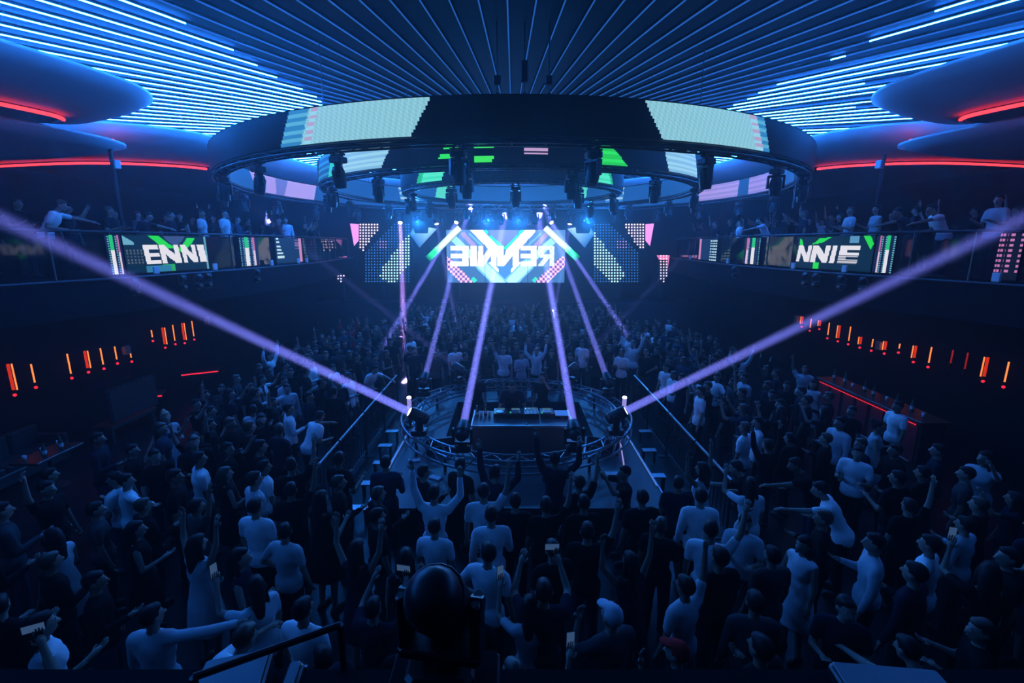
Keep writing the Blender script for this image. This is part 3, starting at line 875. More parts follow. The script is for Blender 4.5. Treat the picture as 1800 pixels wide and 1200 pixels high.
# glasses and bottles at the booth end
def bottle(loc, label, group, m='bottle', h=.30):
    t = thing('bottle', label, 'bottle', loc, 0, group)
    B().lathe([(.036, 0), (.038, .01), (.038, h * .55), (.014, h * .75), (.013, h * .97)], 10).build('glass_body', M[m], t, True)
    B().lathe([(.015, h * .93), (.015, h)], 8).build('cap', M['chrome'], t)
    B().lathe([(.0385, h * .18), (.0387, h * .42)], 10).build('paper_label', M['pale'], t)
def tumbler(loc, label, group):
    t = thing('glass_tumbler', label, 'glass', loc, 0, group)
    B().lathe([(.028, 0), (.034, .10), (.031, .10), (.026, .012)], 10).build('glass_body', M['tumbler'], t, True)
    B().lathe([(.025, .014), (.029, .06)], 10).build('drink', M['c_pale'], t)
for k in range(4):
    if k % 2 == 0: bottle((-.76 + .09 * k, 9.62 + .04 * (k % 3), top), 'small bottle on the booth end away from the bar', 'bottles on the DJ booth', h=.24)
    else: tumbler((-.76 + .09 * k, 9.6, top), 'clear drinking glass on the booth end away from the bar', 'glasses on the DJ booth')
# wedge monitors and cases on the deck
def wedge(loc, rz, label, col='plastic'):
    t = thing('wedge_monitor', label, 'speaker', loc, rz, 'wedge monitors on the stage')
    b = B(); b.add([(-.28, -.2, 0), (.28, -.2, 0), (.28, .2, 0), (-.28, .2, 0), (-.28, -.12, .28), (.28, -.12, .28), (.28, .2, .1), (-.28, .2, .1)], [(3, 2, 1, 0), (4, 5, 6, 7), (0, 1, 5, 4), (1, 2, 6, 5), (2, 3, 7, 6), (3, 0, 4, 7)])
    b.build('cabinet', M[col], t)
    R = Matrix.Rotation(-.51, 3, 'X')
    B().box((0, .045, .198), (.5, .34, .012), R).build('grille', M['blackm'], t)
    B().box((.285, 0, .14), (.012, .1, .03)).build('handle', M['alu'], t)
wedge((-1.55, 9.25, SD), .3, 'black wedge monitor on the deck away from the bar')
wedge((1.9, 9.3, SD), -.35, 'black wedge monitor on the deck on the bar side')
# loose steps / flat plates beside the stage
for k, (px, py) in enumerate(((695, 757), (683, 782), (675, 812), (656, 848), (636, 891))):
    p = atZ(px - 6, py, .30)
    t = thing('step_plate', 'grey metal step plate along the stage edge away from the bar', 'step', (min(p.x, SX0 - .2), p.y, 0), 0, 'step plates along the stage')
    B().box((0, 0, .29), (.30, .16, .02)).build('tread', M['alu'], t)
    for s in (-1, 1): B().box((s * .12, 0, .14), (.03, .12, .28)).build('leg', M['black'], t)
for k, (px, py) in enumerate(((1135, 790), (1150, 835), (1128, 757))):
    p = atZ(px + 6, py, .30)
    t = thing('step_plate', 'grey metal step plate along the stage edge on the bar side', 'step', (max(p.x, SX1 + .2), p.y, 0), 0, 'step plates along the stage by the bar')
    B().box((0, 0, .29), (.30, .16, .02)).build('tread', M['alu'], t)
    for s in (-1, 1): B().box((s * .12, 0, .14), (.03, .12, .28)).build('leg', M['black'], t)
for px, py, rz, l in ((497, 0, 0, ''),)[:0]: pass
for (px, py, rz, l) in ((766, 838, -.5, 'flat pale board lying tilted on the front truss'), (728, 808, .3, 'small pale board at the truss foot away from the bar'), (1075, 831, .05, 'flat pale board on the deck on the bar side')):
    p = atZ(px, py, SD + .02)
    t = thing('display_board', l, 'board', (p.x, max(p.y, 7.1), SD + .001), rz, 'pale boards on the stage front')
    B().rbox((0, 0, .012), (.24, .15, .024), .008).build('panel', M['pale'], t)
    B().box((0, .05, .026), (.2, .02, .004)).build('edge', M['alu'], t)

# ---- crowd barriers beside the stage
for s, x in ((-1, -3.35), (1, 3.55)):
    for k in range(4):
        y0 = 6.9 + k * 1.55
        t = thing('crowd_barrier', 'black steel crowd barrier along the stage ' + ('away from the bar' if s < 0 else 'on the bar side'), 'barrier', (x, y0 + .75, 0), 0, 'crowd barriers ' + ('away from the bar' if s < 0 else 'on the bar side'))
        B().cyl((0, -.74, 1.05), (0, .74, 1.05), .025, n=8).build('top_rail', M['alu'], t)
        B().cyl((0, -.74, .15), (0, .74, .15), .02, n=8).build('bottom_rail', M['black'], t)
        for yy in (-.74, .74):
            B().cyl((0, yy, 0), (0, yy, 1.05), .022, n=8).build('post', M['black'], t)
        for i in range(9): B().cyl((0, -.6 + i * .15, .15), (0, -.6 + i * .15, 1.05), .009, n=5).build('bar', M['black'], t)
        B().box((0, -.74, .01), (.4, .06, .02)).box((0, .74, .01), (.4, .06, .02)).build('foot', M['black'], t)

# ================================================================== balconies
DENSE = [(p.x, p.y) for p in smooth_path(EDGE, 40)]
def edge_by_px(px, s):
    best = None
    for x, y in DENSE:
        if y < 6.2: continue
        q = proj((s * (x + .06), y, 4.55))[0]
        e = abs(q - px)
        if best is None or e < best[0]: best = (e, x, y)
    return best[1], best[2]
def arc_pts(step, y0=5.0, y1=26.0):
    out = []; acc = 0; last = None
    for x, y in DENSE:
        if y < y0 or y > y1: continue
        if last is None: out.append((x, y)); last = (x, y); continue
        acc += math.hypot(x - last[0], y - last[1]); last = (x, y)
        if acc >= step: out.append((x, y)); acc = 0
    return out
for s, nm in ((-1, 'opposite the red-lit bar'), (1, 'above the red-lit bar')):
    P = arc_pts(1.15)
    t = thing('glass_balustrade', 'clear glass balustrade with dark handrail along the balcony ' + nm, 'balustrade', (s * 8.6, 13, BAL))
    off = Vector((s * 8.6, 13, BAL))
    hr = [Vector((s * (x + .2), y, BAL + 1.0)) - off for x, y in P]
    B().tube(hr, .028, 8).build('handrail', M['black'], t)
    for i, (x, y) in enumerate(P):
        p = Vector((s * (x + .2), y, BAL)) - off
        B().box(p + Vector((0, 0, .5)), (.035, .035, 1.0)).build('post', M['black'], t)
        if i + 1 < len(P):
            q = Vector((s * (P[i + 1][0] + .2), P[i + 1][1], BAL)) - off
            d = q - p; n = Vector((-d.y, d.x, 0)).normalized() * .006; g = d.normalized() * .03
            a, c = p + g, q - g
            vs = [a - n, c - n, c + n, a + n]
            vs = [v + Vector((0, 0, .06)) for v in vs] + [v + Vector((0, 0, .94)) for v in vs]
            B().add(vs, [(3, 2, 1, 0), (4, 5, 6, 7), (0, 1, 5, 4), (1, 2, 6, 5), (2, 3, 7, 6), (3, 0, 4, 7)]).build('pane', M['glass'], t)

def bal_reflection(px0, px1, s, colf, label, n=(60, 30), zlo=.06, zhi=.93, group='painted reflections on the balcony edge'):  # glowing panel painted with what the balustrade glass reflects
    K = 24
    pts = [edge_by_px(px0 + (px1 - px0) * k / K, s) for k in range(K + 1)]
    org = Vector((s * (pts[0][0] + .09), pts[0][1], BAL))
    t = thing('reflection_panel', label, 'screen', org, 0, group)
    def ep(u, dx=0):
        f = u * K; i = min(int(f), K - 1); r = f - i
        x = pts[i][0] * (1 - r) + pts[i + 1][0] * r; y = pts[i][1] * (1 - r) + pts[i + 1][1] * r
        return Vector((s * (x + .09 + dx), y, BAL)) - org
    led_grid('led_or_reflected_image', lambda u, v: ep(u) + Vector((0, 0, zlo + v * (zhi - zlo))), n[0], n[1], colf, M['sail_and_reflection'], t)
    b = B(); vs = []; fs = []
    for k in range(K + 1):
        u = k / K
        for dx, z in ((.012, zlo - .02), (.012, zhi + .02), (.05, zhi + .02), (.05, zlo - .02)): vs.append(ep(u, dx) + Vector((0, 0, z)))
    for k in range(K):
        for j in range(4):
            fs.append((k * 4 + j, k * 4 + (j + 1) % 4, k * 4 + 4 + (j + 1) % 4, k * 4 + 4 + j))
    fs += [(0, 1, 2, 3), tuple(K * 4 + j for j in (3, 2, 1, 0))]
    b.add(vs, fs).build('frame', M['blackm'], t)
    B().add([ep(.02, .02) + Vector((0, 0, z)) + Vector((q * .02, 0, 0)) for z in (0, zlo) for q in (0, 1)] + [ep(.02, .05) + Vector((0, 0, z)) + Vector((q * .02, 0, 0)) for z in (0, zlo) for q in (0, 1)],
            [(0, 1, 3, 2), (4, 6, 7, 5), (0, 4, 5, 1), (2, 3, 7, 6), (0, 2, 6, 4), (1, 5, 7, 3)]).build('foot', M['black'], t)
    return t
GR = (.02, .72, .06); WH = (.82, .80, .84); TEAL = (.003, .022, .045)
def left_text(u, v):
    x = 222 + u * 143; q = 1 - v
    sk = x + (q - .5) * -6
    for ch, a, c in (('E', 255, 282), ('N', 284, 318), ('N', 321, 347), ('I', 350, 362)):
        if a <= sk <= c and .26 < q < .78 and letter(ch, (sk - a) / (c - a), (q - .26) / .52): return WH
    if q < .36 and inpoly(x, q, [(265, 0), (285, 0), (312, .36), (292, .36)]): return GR
    if q < .45 and inpoly(x, q, [(334, .05), (348, .05), (328, .45), (312, .45)]): return GR
    if q < .5 and inpoly(x, q, [(292, .0), (330, .0), (312, .36)]): return (.04, .08, .22)
    if q < .25 and x < 240 and q > (x - 222) * .01: return (.15, .42, .55)
    if x < 252 and .32 < q < .8: return (.10, .12, .14) if int(q * 24) % 2 and int(x / 3) % 2 else TEAL
    if x > 362: return (.12, .35, .45)
    if q > .82 and 255 < x < 300: return (.03, .2, .35)
    if q > .8 and 285 < x < 305: return (.02, .4, .1)
    return TEAL
def right_text(u, v):
    x = 1398 + u * 134; q = 1 - v
    sk = x + (q - .5) * 6
    for ch, a, c in (('N', 1400, 1424), ('N', 1426, 1456), ('I', 1459, 1468), ('E', 1474, 1508)):
        if a <= sk <= c and .28 < q < .80 and letter(ch, (sk - a) / (c - a), (q - .28) / .52): return WH if ch != 'E' or q < .55 else ((.6, .6, .65) if int(q * 26) % 2 else (.15, .16, .2))
    if inpoly(x, q, [(1402, .05), (1406, .1), (1412, .5), (1403, .42)]): return GR
    if inpoly(x, q, [(1424, .25), (1436, .06), (1458, .02), (1440, .2)]): return GR
    if inpoly(x, q, [(1512, .0), (1524, .0), (1531, .22), (1527, .4)]): return GR
    if q < .2 and 1488 < x < 1505: return (.10, .30, .50)
    if q > .8 and 1430 < x < 1440: return GR
    return TEAL
def bars(kind):
    def f(u, v):
        q = 1 - v
        if .28 < u < .50: return (.02, .55, .18) if q < .38 else WH
        if .74 < u < .86: return (.5, .15, .35) if q < .45 else (.75, .55, .7)
        if int(u * 24) % 4 == 0 and int(q * 34) % 2: return (.15, .55, .65)
        return (.006, .015, .05)
    return f
bal_reflection(192, 218, -1, bars(0), 'narrow balcony panel painted with reflected green and white bars before the letters, opposite the bar', (36, 34))
bal_reflection(222, 366, -1, left_text, 'balcony panel painted with reflected large white letters E N N I and a green chevron', (144, 40))
bal_reflection(425, 455, -1, bars(1), 'small panel painted with reflected green and white bars far along the balcony opposite the bar', (30, 30))
def steps_(u, v):
    q = 1 - v
    if .05 < u < .05 + .22 * (.4 + q) and int(q * 14) % 2 == 0 and q < .8: return (.55, .8, .85)
    if u > .9: return (.6, .25, .45)
    if u > .74 and int(q * 18) % 2 and q < .5: return (.22, .14, .3)
    return (.004, .03, .09)
bal_reflection(486, 532, -1, steps_, 'far balcony panel painted with reflected stacked pale bars and a pink edge', (40, 30))
bal_reflection(1398, 1532, 1, right_text, 'balcony panel painted with reflected large white letters N N I E and green leaves', (134, 40))
bal_reflection(1536, 1568, 1, lambda u, v: bars(0)(1 - u, v), 'narrow balcony panel painted with reflected green and white bars after the letters, above the bar', (36, 34))
bal_reflection(1306, 1333, 1, lambda u, v: bars(1)(1 - u, v), 'small panel painted with reflected violet and white bars along the balcony above the bar', (28, 30))
bal_reflection(1228, 1258, 1, lambda u, v: (.6, .25, .5) if u < .1 else ((.55, .8, .85) if u > .6 and int((1 - v) * 16) % 2 and int(u * 20) % 2 else (.004, .03, .09)), 'far balcony panel painted with a reflected pink line and pale dots', (30, 30))
def dotpink(u, v):
    return (.55, .18, .42) if (int(u * 14) % 2 == 0 and int((1 - v) * 18) % 2 == 0 and (u < .6 or u > .85) and 1 - v < .85) else (.004, .008, .02)
bal_reflection(1748, 1792, 1, dotpink, 'dark panel painted with reflected pink dots on the balcony above the bar', (28, 36))

# slim columns with small pale boxes
def column(px, py, X, label, h_top=7.1):
    p = atX(px, py, X)
    t = thing('slim_column', label, 'column', (X, p.y, BAL))
    B().cyl((0, 0, 0), (0, 0, h_top - BAL), .045, n=10).build('shaft', M['black'], t)
    B().lathe([(.10, 0), (.10, .02), (.05, .04)], 10).build('base', M['black'], t)
    o = thing('speaker_box', 'small pale speaker box fixed on the slim column ' + label.split('column ')[1], 'speaker', (X - math.copysign(.15, X), p.y - .08, p.z), math.copysign(.5, X), 'pale speaker boxes')
    B().rbox((0, 0, 0), (.20, .14, .20), .02).build('cabinet', M['pale'], o)
    for k in (-.06, 0, .06): B().box((0, -.072, k), (.17, .006, .035)).build('grille_slat', M['alu'], o)
    B().box((-math.copysign(.09, -X), .05, 0), (.10, .03, .04)).build('bracket', M['black'], o)
column(198, 290, -9.9, 'black slim column on the balcony opposite the red-lit bar')
column(1552, 290, 9.9, 'black slim column on the balcony above the red-lit bar')

# small pale devices on the balcony kerb
for px, py, s in ((267, 472, -1), (372, 463, -1), (473, 453, -1), (522, 452, -1), (536, 451, -1), (1216, 451, 1), (1283, 454, 1), (1399, 461, 1), (1491, 469, 1), (1762, 480, 1)):
    x, y = edge_by_px(px, s)
    t = thing('kerb_wash_light', 'small pale box light on the balcony kerb ' + ('opposite the bar' if s < 0 else 'above the bar'), 'light', (s * (x - .015), y, BAL), s * (PI / 2), 'pale boxes on the balcony kerb')
    t.location.x = s * (x + .0)
    B().rbox((0, -.03, .11), (.17, .05, .17), .012).build('housing', M['pale'], t)
    B().box((0, -.03, .012), (.12, .05, .024)).build('bracket', M['black'], t)
    B().box((0, -.058, .11), (.13, .004, .13)).build('front_glass', M['tumbler'], t)
# small dark moving heads standing behind the glass on the kerb
for k, (px, s) in enumerate(((205, -1), (293, -1), (322, -1), (341, -1), (430, -1), (1310, 1), (1441, 1), (1460, 1), (1508, 1), (1548, 1))):
    x, y = edge_by_px(px, s)
    moving_head(Vector((s * (x - .22), y, BAL - .38)), Vector((-s * .8, -.3, .6)), 'small black moving head bracketed on the balcony front ' + ('opposite the bar' if s < 0 else 'above the bar'), 'moving heads on the balcony front ' + ('opposite the bar' if s < 0 else 'above the bar'), stand=True, scale=.55, clamp=True)

# ---- orange wall tubes under the balconies
def orange(px0, py0, px1, py1, s, style):
    X = s * 11.02
    a = atX(px0, py0, X); c = atX(px1, py1, X)
    L = max(.15, a.z - c.z)
    lab = {'hot': 'thin bright orange tube lamp', 'fat': 'thick orange-red tube lamp', 'dim': 'dull red tube lamp, barely lit'}[style] + ' upright on the wall ' + ('opposite the red-lit bar' if s < 0 else 'behind the red-lit bar')
    t = thing('wall_tube_lamp', lab, 'wall lamp', (X, (a.y + c.y) / 2, c.z), 0, 'orange tube lamps ' + style + (' far' if s < 0 else ' bar'))
    r = {'hot': .016, 'fat': .028, 'dim': .016}[style]
    B().cyl((0, 0, .02), (0, 0, L), r, n=10).build('tube', M[{'hot': 'orange_hot', 'fat': 'orange', 'dim': 'orange_dim'}[style]], t)
    if style == 'fat': B().cyl((-s * .05, .03, .02), (-s * .05, .03, L), .014, n=8).build('bright_core', M['orange_hot'], t)
    B().lathe([(r + .012, -.05), (r + .015, -.03), (r + .015, .03)], 10).build('socket', M['black'], t)
    B().ell((0, 0, -.09), (.035, .035, .035)).build('finial', M['red_soft'] if style != 'dim' else M['black'], t)
    B().box((s * .05, 0, L * .5), (.10, .03, .03)).build('bracket', M['black'], t)
for q in ((13, 640, 25, 687, 'fat'), (54, 640, 62, 674, 'hot'), (117, 622, 126, 658, 'hot'), (148, 617, 155, 648, 'fat'), (176, 612, 182, 642, 'hot'), (201, 609, 206, 633, 'hot'), (229, 620, 231, 630, 'hot'),
          (266, 580, 268, 594, 'hot'), (285, 576, 290, 606, 'fat'), (303, 571, 308, 600, 'hot'), (319, 568, 325, 598, 'fat'), (337, 564, 341, 592, 'hot')):
    orange(*q[:4], -1, q[4])
for q in ((1411, 556, 1410, 570, 'fat'), (1426, 560, 1424, 577, 'hot'), (1442, 563, 1441, 574, 'fat'), (1458, 567, 1455, 590, 'hot'), (1477, 572, 1473, 595, 'fat'), (1496, 574, 1491, 600, 'hot'), (1514, 592, 1512, 606, 'fat'), (1535, 596, 1532, 611, 'hot'),
          (1558, 600, 1555, 616, 'fat'), (1582, 604, 1580, 614, 'hot'), (1612, 608, 1605, 630, 'fat'), (1638, 610, 1632, 639, 'hot'), (1675, 615, 1671, 640, 'dim'), (1702, 620, 1695, 650, 'dim'), (1738, 628, 1728, 663, 'fat'), (1774, 636, 1765, 673, 'hot')):
    orange(*q[:4], 1, q[4])
for px, py, s in ((222, 615, -1), (364, 563, -1), (1401, 560, 1), (1546, 607, 1)):
    p = atX(px, py, s * 11.0)
    t = thing('wall_speaker', 'small pale wall speaker between the orange tubes ' + ('opposite the bar' if s < 0 else 'behind the bar'), 'speaker', p, 0, 'pale wall speakers')
    B().rbox((0, 0, 0), (.12, .2, .24), .02).build('cabinet', M['pale'], t)
    B().box((-s * .062, 0, 0), (.006, .16, .2)).build('grille', M['alu'], t)
    B().box((s * .08, 0, 0), (.06, .05, .05)).build('bracket', M['black'], t)

# ---- red-lit bar
p0, p1 = atZ(1492, 668, 1.1), atZ(1640, 712, 1.1)
BARX = 8.95
t = thing('bar_counter', 'dark bar counter with red-lit front panels and glossy top', 'bar', (BARX, 11.0, 0))
B().box((0, 0, .52), (.5, 3.4, 1.04)).build('body', M['wood'], t)
B().rbox((0, 0, 1.07), (.66, 3.5, .06), .02).build('counter_top', M['wood'], t)
for k in range(7):
    B().box((-.262, -1.44 + k * .48, .55), (.02, .36, .8)).build('front_panel', M['redleather'], t)
B().cyl((-.40, -1.7, .2), (-.40, 1.7, .2), .02, n=8).build('foot_rail', M['chrome'], t)
o = B().cyl((BARX - .31, 9.4, 1.0), (BARX - .31, 12.6, 1.0), .008, n=6).build('led_strip', M['red_soft']); tag(o, 'red LED strip under the bar counter edge', 'LED strip')
for k in range(9):
    y = 9.6 + k * .36
    (bottle if k % 3 else tumbler)((BARX + .05 * (k % 2), y, 1.10), ('dark bottle' if k % 3 else 'clear tumbler') + ' standing on the red-lit bar', ('bottles' if k % 3 else 'tumblers') + ' on the bar')
# sofas and low tables on both sides
def sofa(loc, rz, label, m='leather', L=2.0):
    t = thing('sofa', label, 'sofa', loc, rz, 'lounge sofas')
    B().rbox((0, 0, .22), (L, .75, .24), .04).build('base', M[m], t)
    for k in range(3): B().rbox(((k - 1) * L * .32, -.05, .40), (L * .31, .62, .14), .04).build('seat_cushion', M[m], t)
    for k in range(3): B().rbox(((k - 1) * L * .32, .30, .66), (L * .31, .18, .46), .05).build('back_cushion', M[m], t)
    for s in (-1, 1): B().rbox((s * (L / 2 - .07), 0, .42), (.15, .75, .5), .04).build('armrest', M[m], t)
    for s in (-1, 1):
        for q in (-1, 1): B().cyl((s * (L / 2 - .1), q * .28, 0), (s * (L / 2 - .1), q * .28, .12), .025, n=6).build('leg', M['black'], t)
def low_table(loc, rz, label, red=False):
    t = thing('lounge_table', label, 'table', loc, rz, 'lounge tables')
    B().rbox((0, 0, .72), (1.0, .55, .05), .02).build('table_top', M['wood'], t)
    B().lathe([(.04, .03), (.04, .70)], 10).build('stem', M['black'], t)
    B().lathe([(.24, 0), (.24, .02), (.05, .04)], 14).build('foot', M['black'], t)
    if red: B().cyl((-.5, -.29, .70), (.5, -.29, .70), .02, n=6).build('glow_edge', M['red_soft'], t)
for s in (-1, 1):
    side = 'opposite the bar' if s < 0 else 'on the bar side'
    for k, y in enumerate((5.4, 8.6) if s < 0 else (5.4,)):
        sofa((s * 10.3, y + .2, 0), s * -PI / 2, ['dark leather sofa nearest the rear balcony ', 'dark leather sofa further down the wall '][k] + side)
        low_table((s * 9.2, y, 0), PI / 2, ['dark lounge table with bottles nearest the rear balcony ', 'dark lounge table with bottles further down the wall '][k] + side)
        for q in range(5):
            loc = (s * 9.2 + (.12 if q % 2 else -.1), y - .35 + q * .17, .746)
            if q % 2: bottle(loc, 'bottle on the lounge table ' + side, 'bottles on lounge tables ' + side, h=.3)
            else: tumbler(loc, 'tumbler on the lounge table ' + side, 'tumblers on lounge tables ' + side)
p = atZ(335, 650, .74); low_table((max(p.x, -10.2), p.y, 0), .5, 'lounge table with a red glowing edge far along the wall opposite the bar', True)
p = atZ(203, 692, .74); low_table((max(p.x, -10.2), p.y, 0), .45, 'lounge table with a red glowing edge near the orange tubes opposite the bar', True)
p = atZ(185, 662, 1.25)
t = thing('zebra_bench', 'bench with a pale striped cover below the orange tubes opposite the bar', 'bench', (-9.9, 11.3, 0), PI / 2, None)
B().rbox((0, 0, .42), (1.5, .5, .12), .04).build('seat', M['leather'], t)
B().rbox((0, -.28, .95), (1.5, .12, .8), .04).build('backrest', M['leather'], t)
for k in range(9): B().box((-.62 + k * .155, -.28, 1.36), (.07, .15, .03)).build('stripe', M['c_grey'], t)
for s in (-1, 1): B().box((s * .65, 0, .18), (.08, .4, .36)).build('leg', M['black'], t)

# ================================================================== rear balcony ledge in front of the photographer
struct('wall_parapet', B().box((0, .55, 1.65), (17.5, 1.7, 3.3)), M['wall'])
LZ = 3.3
t = thing('foreground_handrail', 'thin black handrail along the rear balcony ledge', 'handrail', (-2.2, 1.2, LZ))
a, c = atZ(340, 1190, LZ + .18) - Vector((-2.2, 1.2, LZ)), atZ(598, 1098, LZ + .18) - Vector((-2.2, 1.2, LZ))
B().tube([a, c], .012, 8).build('rail', M['black'], t)
for k in (a, c): B().cyl((k.x, k.y, 0), (k.x, k.y, k.z), .012, n=8).build('post', M['black'], t)
def ledge_case(x, y, w, d, h, rz, label):
    t = thing('flat_case', label, 'case', (x, y, LZ), rz, 'flat cases on the rear ledge')
    B().rbox((0, 0, h / 2), (w, d, h), .015).build('body', M['plastic'], t)
    B().rbox((0, 0, h + .005), (w - .02, d - .02, .012), .006).build('lid', M['caselid'], t)
    B().box((0, d / 2 + .004, h / 2), (.06, .01, .02)).build('latch', M['alu'], t)
p = atZ(425, 1170, LZ + .1); ledge_case(p.x, 1.22, .22, .32, .09, .25, 'flat pale case beside the thin handrail on the rear ledge')
p = atZ(512, 1172, LZ + .1); ledge_case(p.x + .01, 1.28, .055, .16, .08, .15, 'small pale case beside the larger case on the rear ledge')
p = atZ(1560, 1185, LZ + .06); ledge_case(p.x, 1.24, .36, .26, .05, -.1, 'wide flat pale case alone on the rear ledge')
mhp = atY(776, 1120, 1.24)
t = thing('flight_case', 'black flight case carrying the moving head on the rear ledge', 'case', (mhp.x, 1.22, LZ))
B().rbox((0, 0, .055), (.36, .30, .11), .012).build('body', M['plastic'], t)
B().box((0, 0, .116), (.34, .28, .012)).build('lid', M['blackm'], t)
for k in (-1, 1): B().box((k * .1, -.152, .08), (.04, .008, .04)).build('latch', M['alu'], t)
moving_head(Vector((mhp.x, 1.24, LZ + .125)), Vector((.10, .60, -.78)), 'black moving head light standing on the rear ledge, seen from behind', None, stand=True, scale=.66, clamp=False)

# ================================================================== people
def remeshed(b, mats, voxel, target, smooth_it=4, extra=None, name='part'):
    me = b.mesh('tmp', mats[0])
    o = bpy.data.objects.new('tmp', me); COL.objects.link(o)
    r = o.modifiers.new('r', 'REMESH'); r.mode = 'VOXEL'; r.voxel_size = voxel
    s = o.modifiers.new('s', 'SMOOTH'); s.iterations = smooth_it; s.factor = .5
    dg = bpy.context.evaluated_depsgraph_get()
    n = len(o.evaluated_get(dg).data.polygons) * 2
    d = o.modifiers.new('d', 'DECIMATE'); d.ratio = min(1, target / max(n, 1))
    dg = bpy.context.evaluated_depsgraph_get()
    e = o.evaluated_get(dg).to_mesh()
    vs = [tuple(v.co) for v in e.vertices]; fs = [tuple(p.vertices) for p in e.polygons]
    o.evaluated_get(dg).to_mesh_clear()
    bpy.data.objects.remove(o); bpy.data.meshes.remove(me)
    out = B(); out.add(vs, fs, 0)
    if extra:
        o2 = len(out.v); out.v += extra.v; out.f += [tuple(i + o2 for i in f) for f in extra.f]; out.m += extra.m
    return out.mesh(name, mats, True)

def V(*a): return Vector(a)
def make_person(pose, female=False, lean=0.0, dress=False, sleeves='short', hair='short', legs=0.0, head_turn=0.0):
    """pose = ((u1,u2) left arm, (u1,u2) right arm); vectors are (outward, forward, up)"""
    LR = Matrix.Rotation(-lean, 3, 'X'); piv = V(0, 0, .95)
    def U(p):           # upper body follows the lean
        return LR @ (Vector(p) - piv) + piv
    sw = .165 if female else .19
    k = .88 if female else 1.0
    body = B(); ex = B(); shirt = B(); trous = B(); hairb = B(); shoe = {-1: B(), 1: B()}
    # torso
    def torso(bb, g):
        bb.ell(U((0, 0, .97)), (.165 + g + (.01 if female else 0), .112 + g, .13 + g), rot=LR)
        bb.ell(U((0, 0, 1.13)), (.138 * k + g, .098 + g, .17 + g), rot=LR)
        bb.ell(U((0, .005, 1.29)), (.170 * k + g, .112 + g, .18 + g), rot=LR)
        bb.cap(U((-sw + .035, 0, 1.405)), U((sw - .035, 0, 1.405)), .062 * k + g, .062 * k + g)
        if female: bb.ell(U((0, .07, 1.27)), (.12 + g, .06 + g, .07 + g), rot=LR)
    torso(body, 0)
    body.cap(U((0, -.005, 1.42)), U((0, .01, 1.53)), .056 * k, .052 * k)
    # trapezius
    body.cap(U((-.09, -.01, 1.43)), U((.09, -.01, 1.43)), .05, .05)
    HR = LR @ Matrix.Rotation(head_turn, 3, 'Z') @ Matrix.Rotation(lean * .5, 3, 'X')
    hc = U((0, .015, 1.625))
    def H(p): return HR @ Vector(p) + hc
    body.ell(H((0, 0, .012)), (.076, .094, .112), 12, 8, rot=HR)
    body.ell(H((0, .035, -.052)), (.056, .058, .058), rot=HR)
    body.ell(H((0, .088, -.002)), (.046, .018, .03), rot=HR)
    body.cap(H((0, .092, .02)), H((0, .118, -.022)), .011, .016)
    body.ell(H((0, .086, -.058)), (.026, .014, .012), rot=HR)
    for s in (-1, 1):
        body.ell(H((s * .08, -.005, 0)), (.013, .022, .032), rot=HR)
        ex.ell(H((s * .031, .086, .014)), (.009, .005, .005), 8, 5, rot=HR, mi=1)
        ex.box(H((s * .031, .091, .034)), (.028, .006, .004), HR, 1)
    ex.box(H((0, .099, -.06)), (.036, .005, .004), HR, 1)
    # arms
    for s, (a1, a2) in ((-1, pose[0]), (1, pose[1])):
        sh = U((s * sw, 0, 1.405))
        d1 = (LR @ V(s * a1[0], a1[1], a1[2])).normalized(); d2 = (LR @ V(s * a2[0], a2[1], a2[2])).normalized()
        el = sh + d1 * .285 * (.95 if female else 1); wr = el + d2 * .25 * (.95 if female else 1)
        body.cap(sh, el, .05 * k, .039 * k); body.cap(el, wr, .041 * k, .027 * k)
        hp = wr + d2 * .055
        body.cap(wr, hp, .027, .033)
        # hand: palm plus five fingers
        sidev = d2.cross(V(0, 0, 1) if abs(d2.z) < .9 else V(0, 1, 0)).normalized()
        pn = sidev.cross(d2).normalized()
        R = Matrix((sidev, d2, pn)).transposed()
        ex.ell(wr + d2 * .055, (.038, .052, .018), 8, 5, rot=R)
        for i, ln in enumerate((.062, .074, .070, .056)):
            b0 = wr + d2 * .092 + sidev * ((i - 1.5) * .019)
            b1 = b0 + (d2 + pn * .15 * s).normalized() * ln * .55
            b2 = b1 + (d2 + pn * .7 * s).normalized() * ln * .5
            ex.tube([b0 - d2 * .01, b1, b2], [.0095, .009, .006], 5)
        t0 = wr + d2 * .035 + sidev * (.03 * -s)
        t1 = t0 + (d2 * .7 + sidev * (-s) * .7).normalized() * .036
        ex.tube([t0, t1, t1 + (d2 + pn * .3 * s).normalized() * .028], [.012, .011, .007], 5)
        if sleeves == 'short':
            shirt.cap(sh, sh.lerp(el, .62), .063 * k, .058 * k)
        elif sleeves == 'long':
            shirt.cap(sh, el, .064 * k, .055 * k); shirt.cap(el, wr - d2 * .01, .055 * k, .042)
        else:
            pass
    torso(shirt, .018)
    if not dress:
        shirt.lathe([(.18, .84), (.19, .9), (.185, 1.0)], 14, (0, 0, 0), sx=1.0, sy=.74)
    shirt.cap(U((0, -.008, 1.40)), U((0, 0, 1.455)), .07 * k, .062 * k)
    # legs
    for s in (-1, 1):
        hip = V(s * .088, 0, .93); kn = V(s * (.10 + legs * .06), .025, .50); an = V(s * (.105 + legs * .1), -.02, .09)
        body.cap(hip, kn, .086 * k, .055); body.cap(kn, an, .057, .038)
        body.cap(an + V(0, -.02, -.04), an + V(s * .015, .13, -.05), .034, .03)
        trous.cap(hip, kn, .10, .072); trous.cap(kn, an + V(0, 0, .02), .072, .058)
        shoe[s].cap(an + V(0, -.03, -.045), an + V(s * .015, .13, -.05), .043, .039)
        shoe[s].box(an + V(s * .008, .05, -.082), (.085, .25, .015))
    trous.ell((0, 0, .96), (.175, .122, .12))
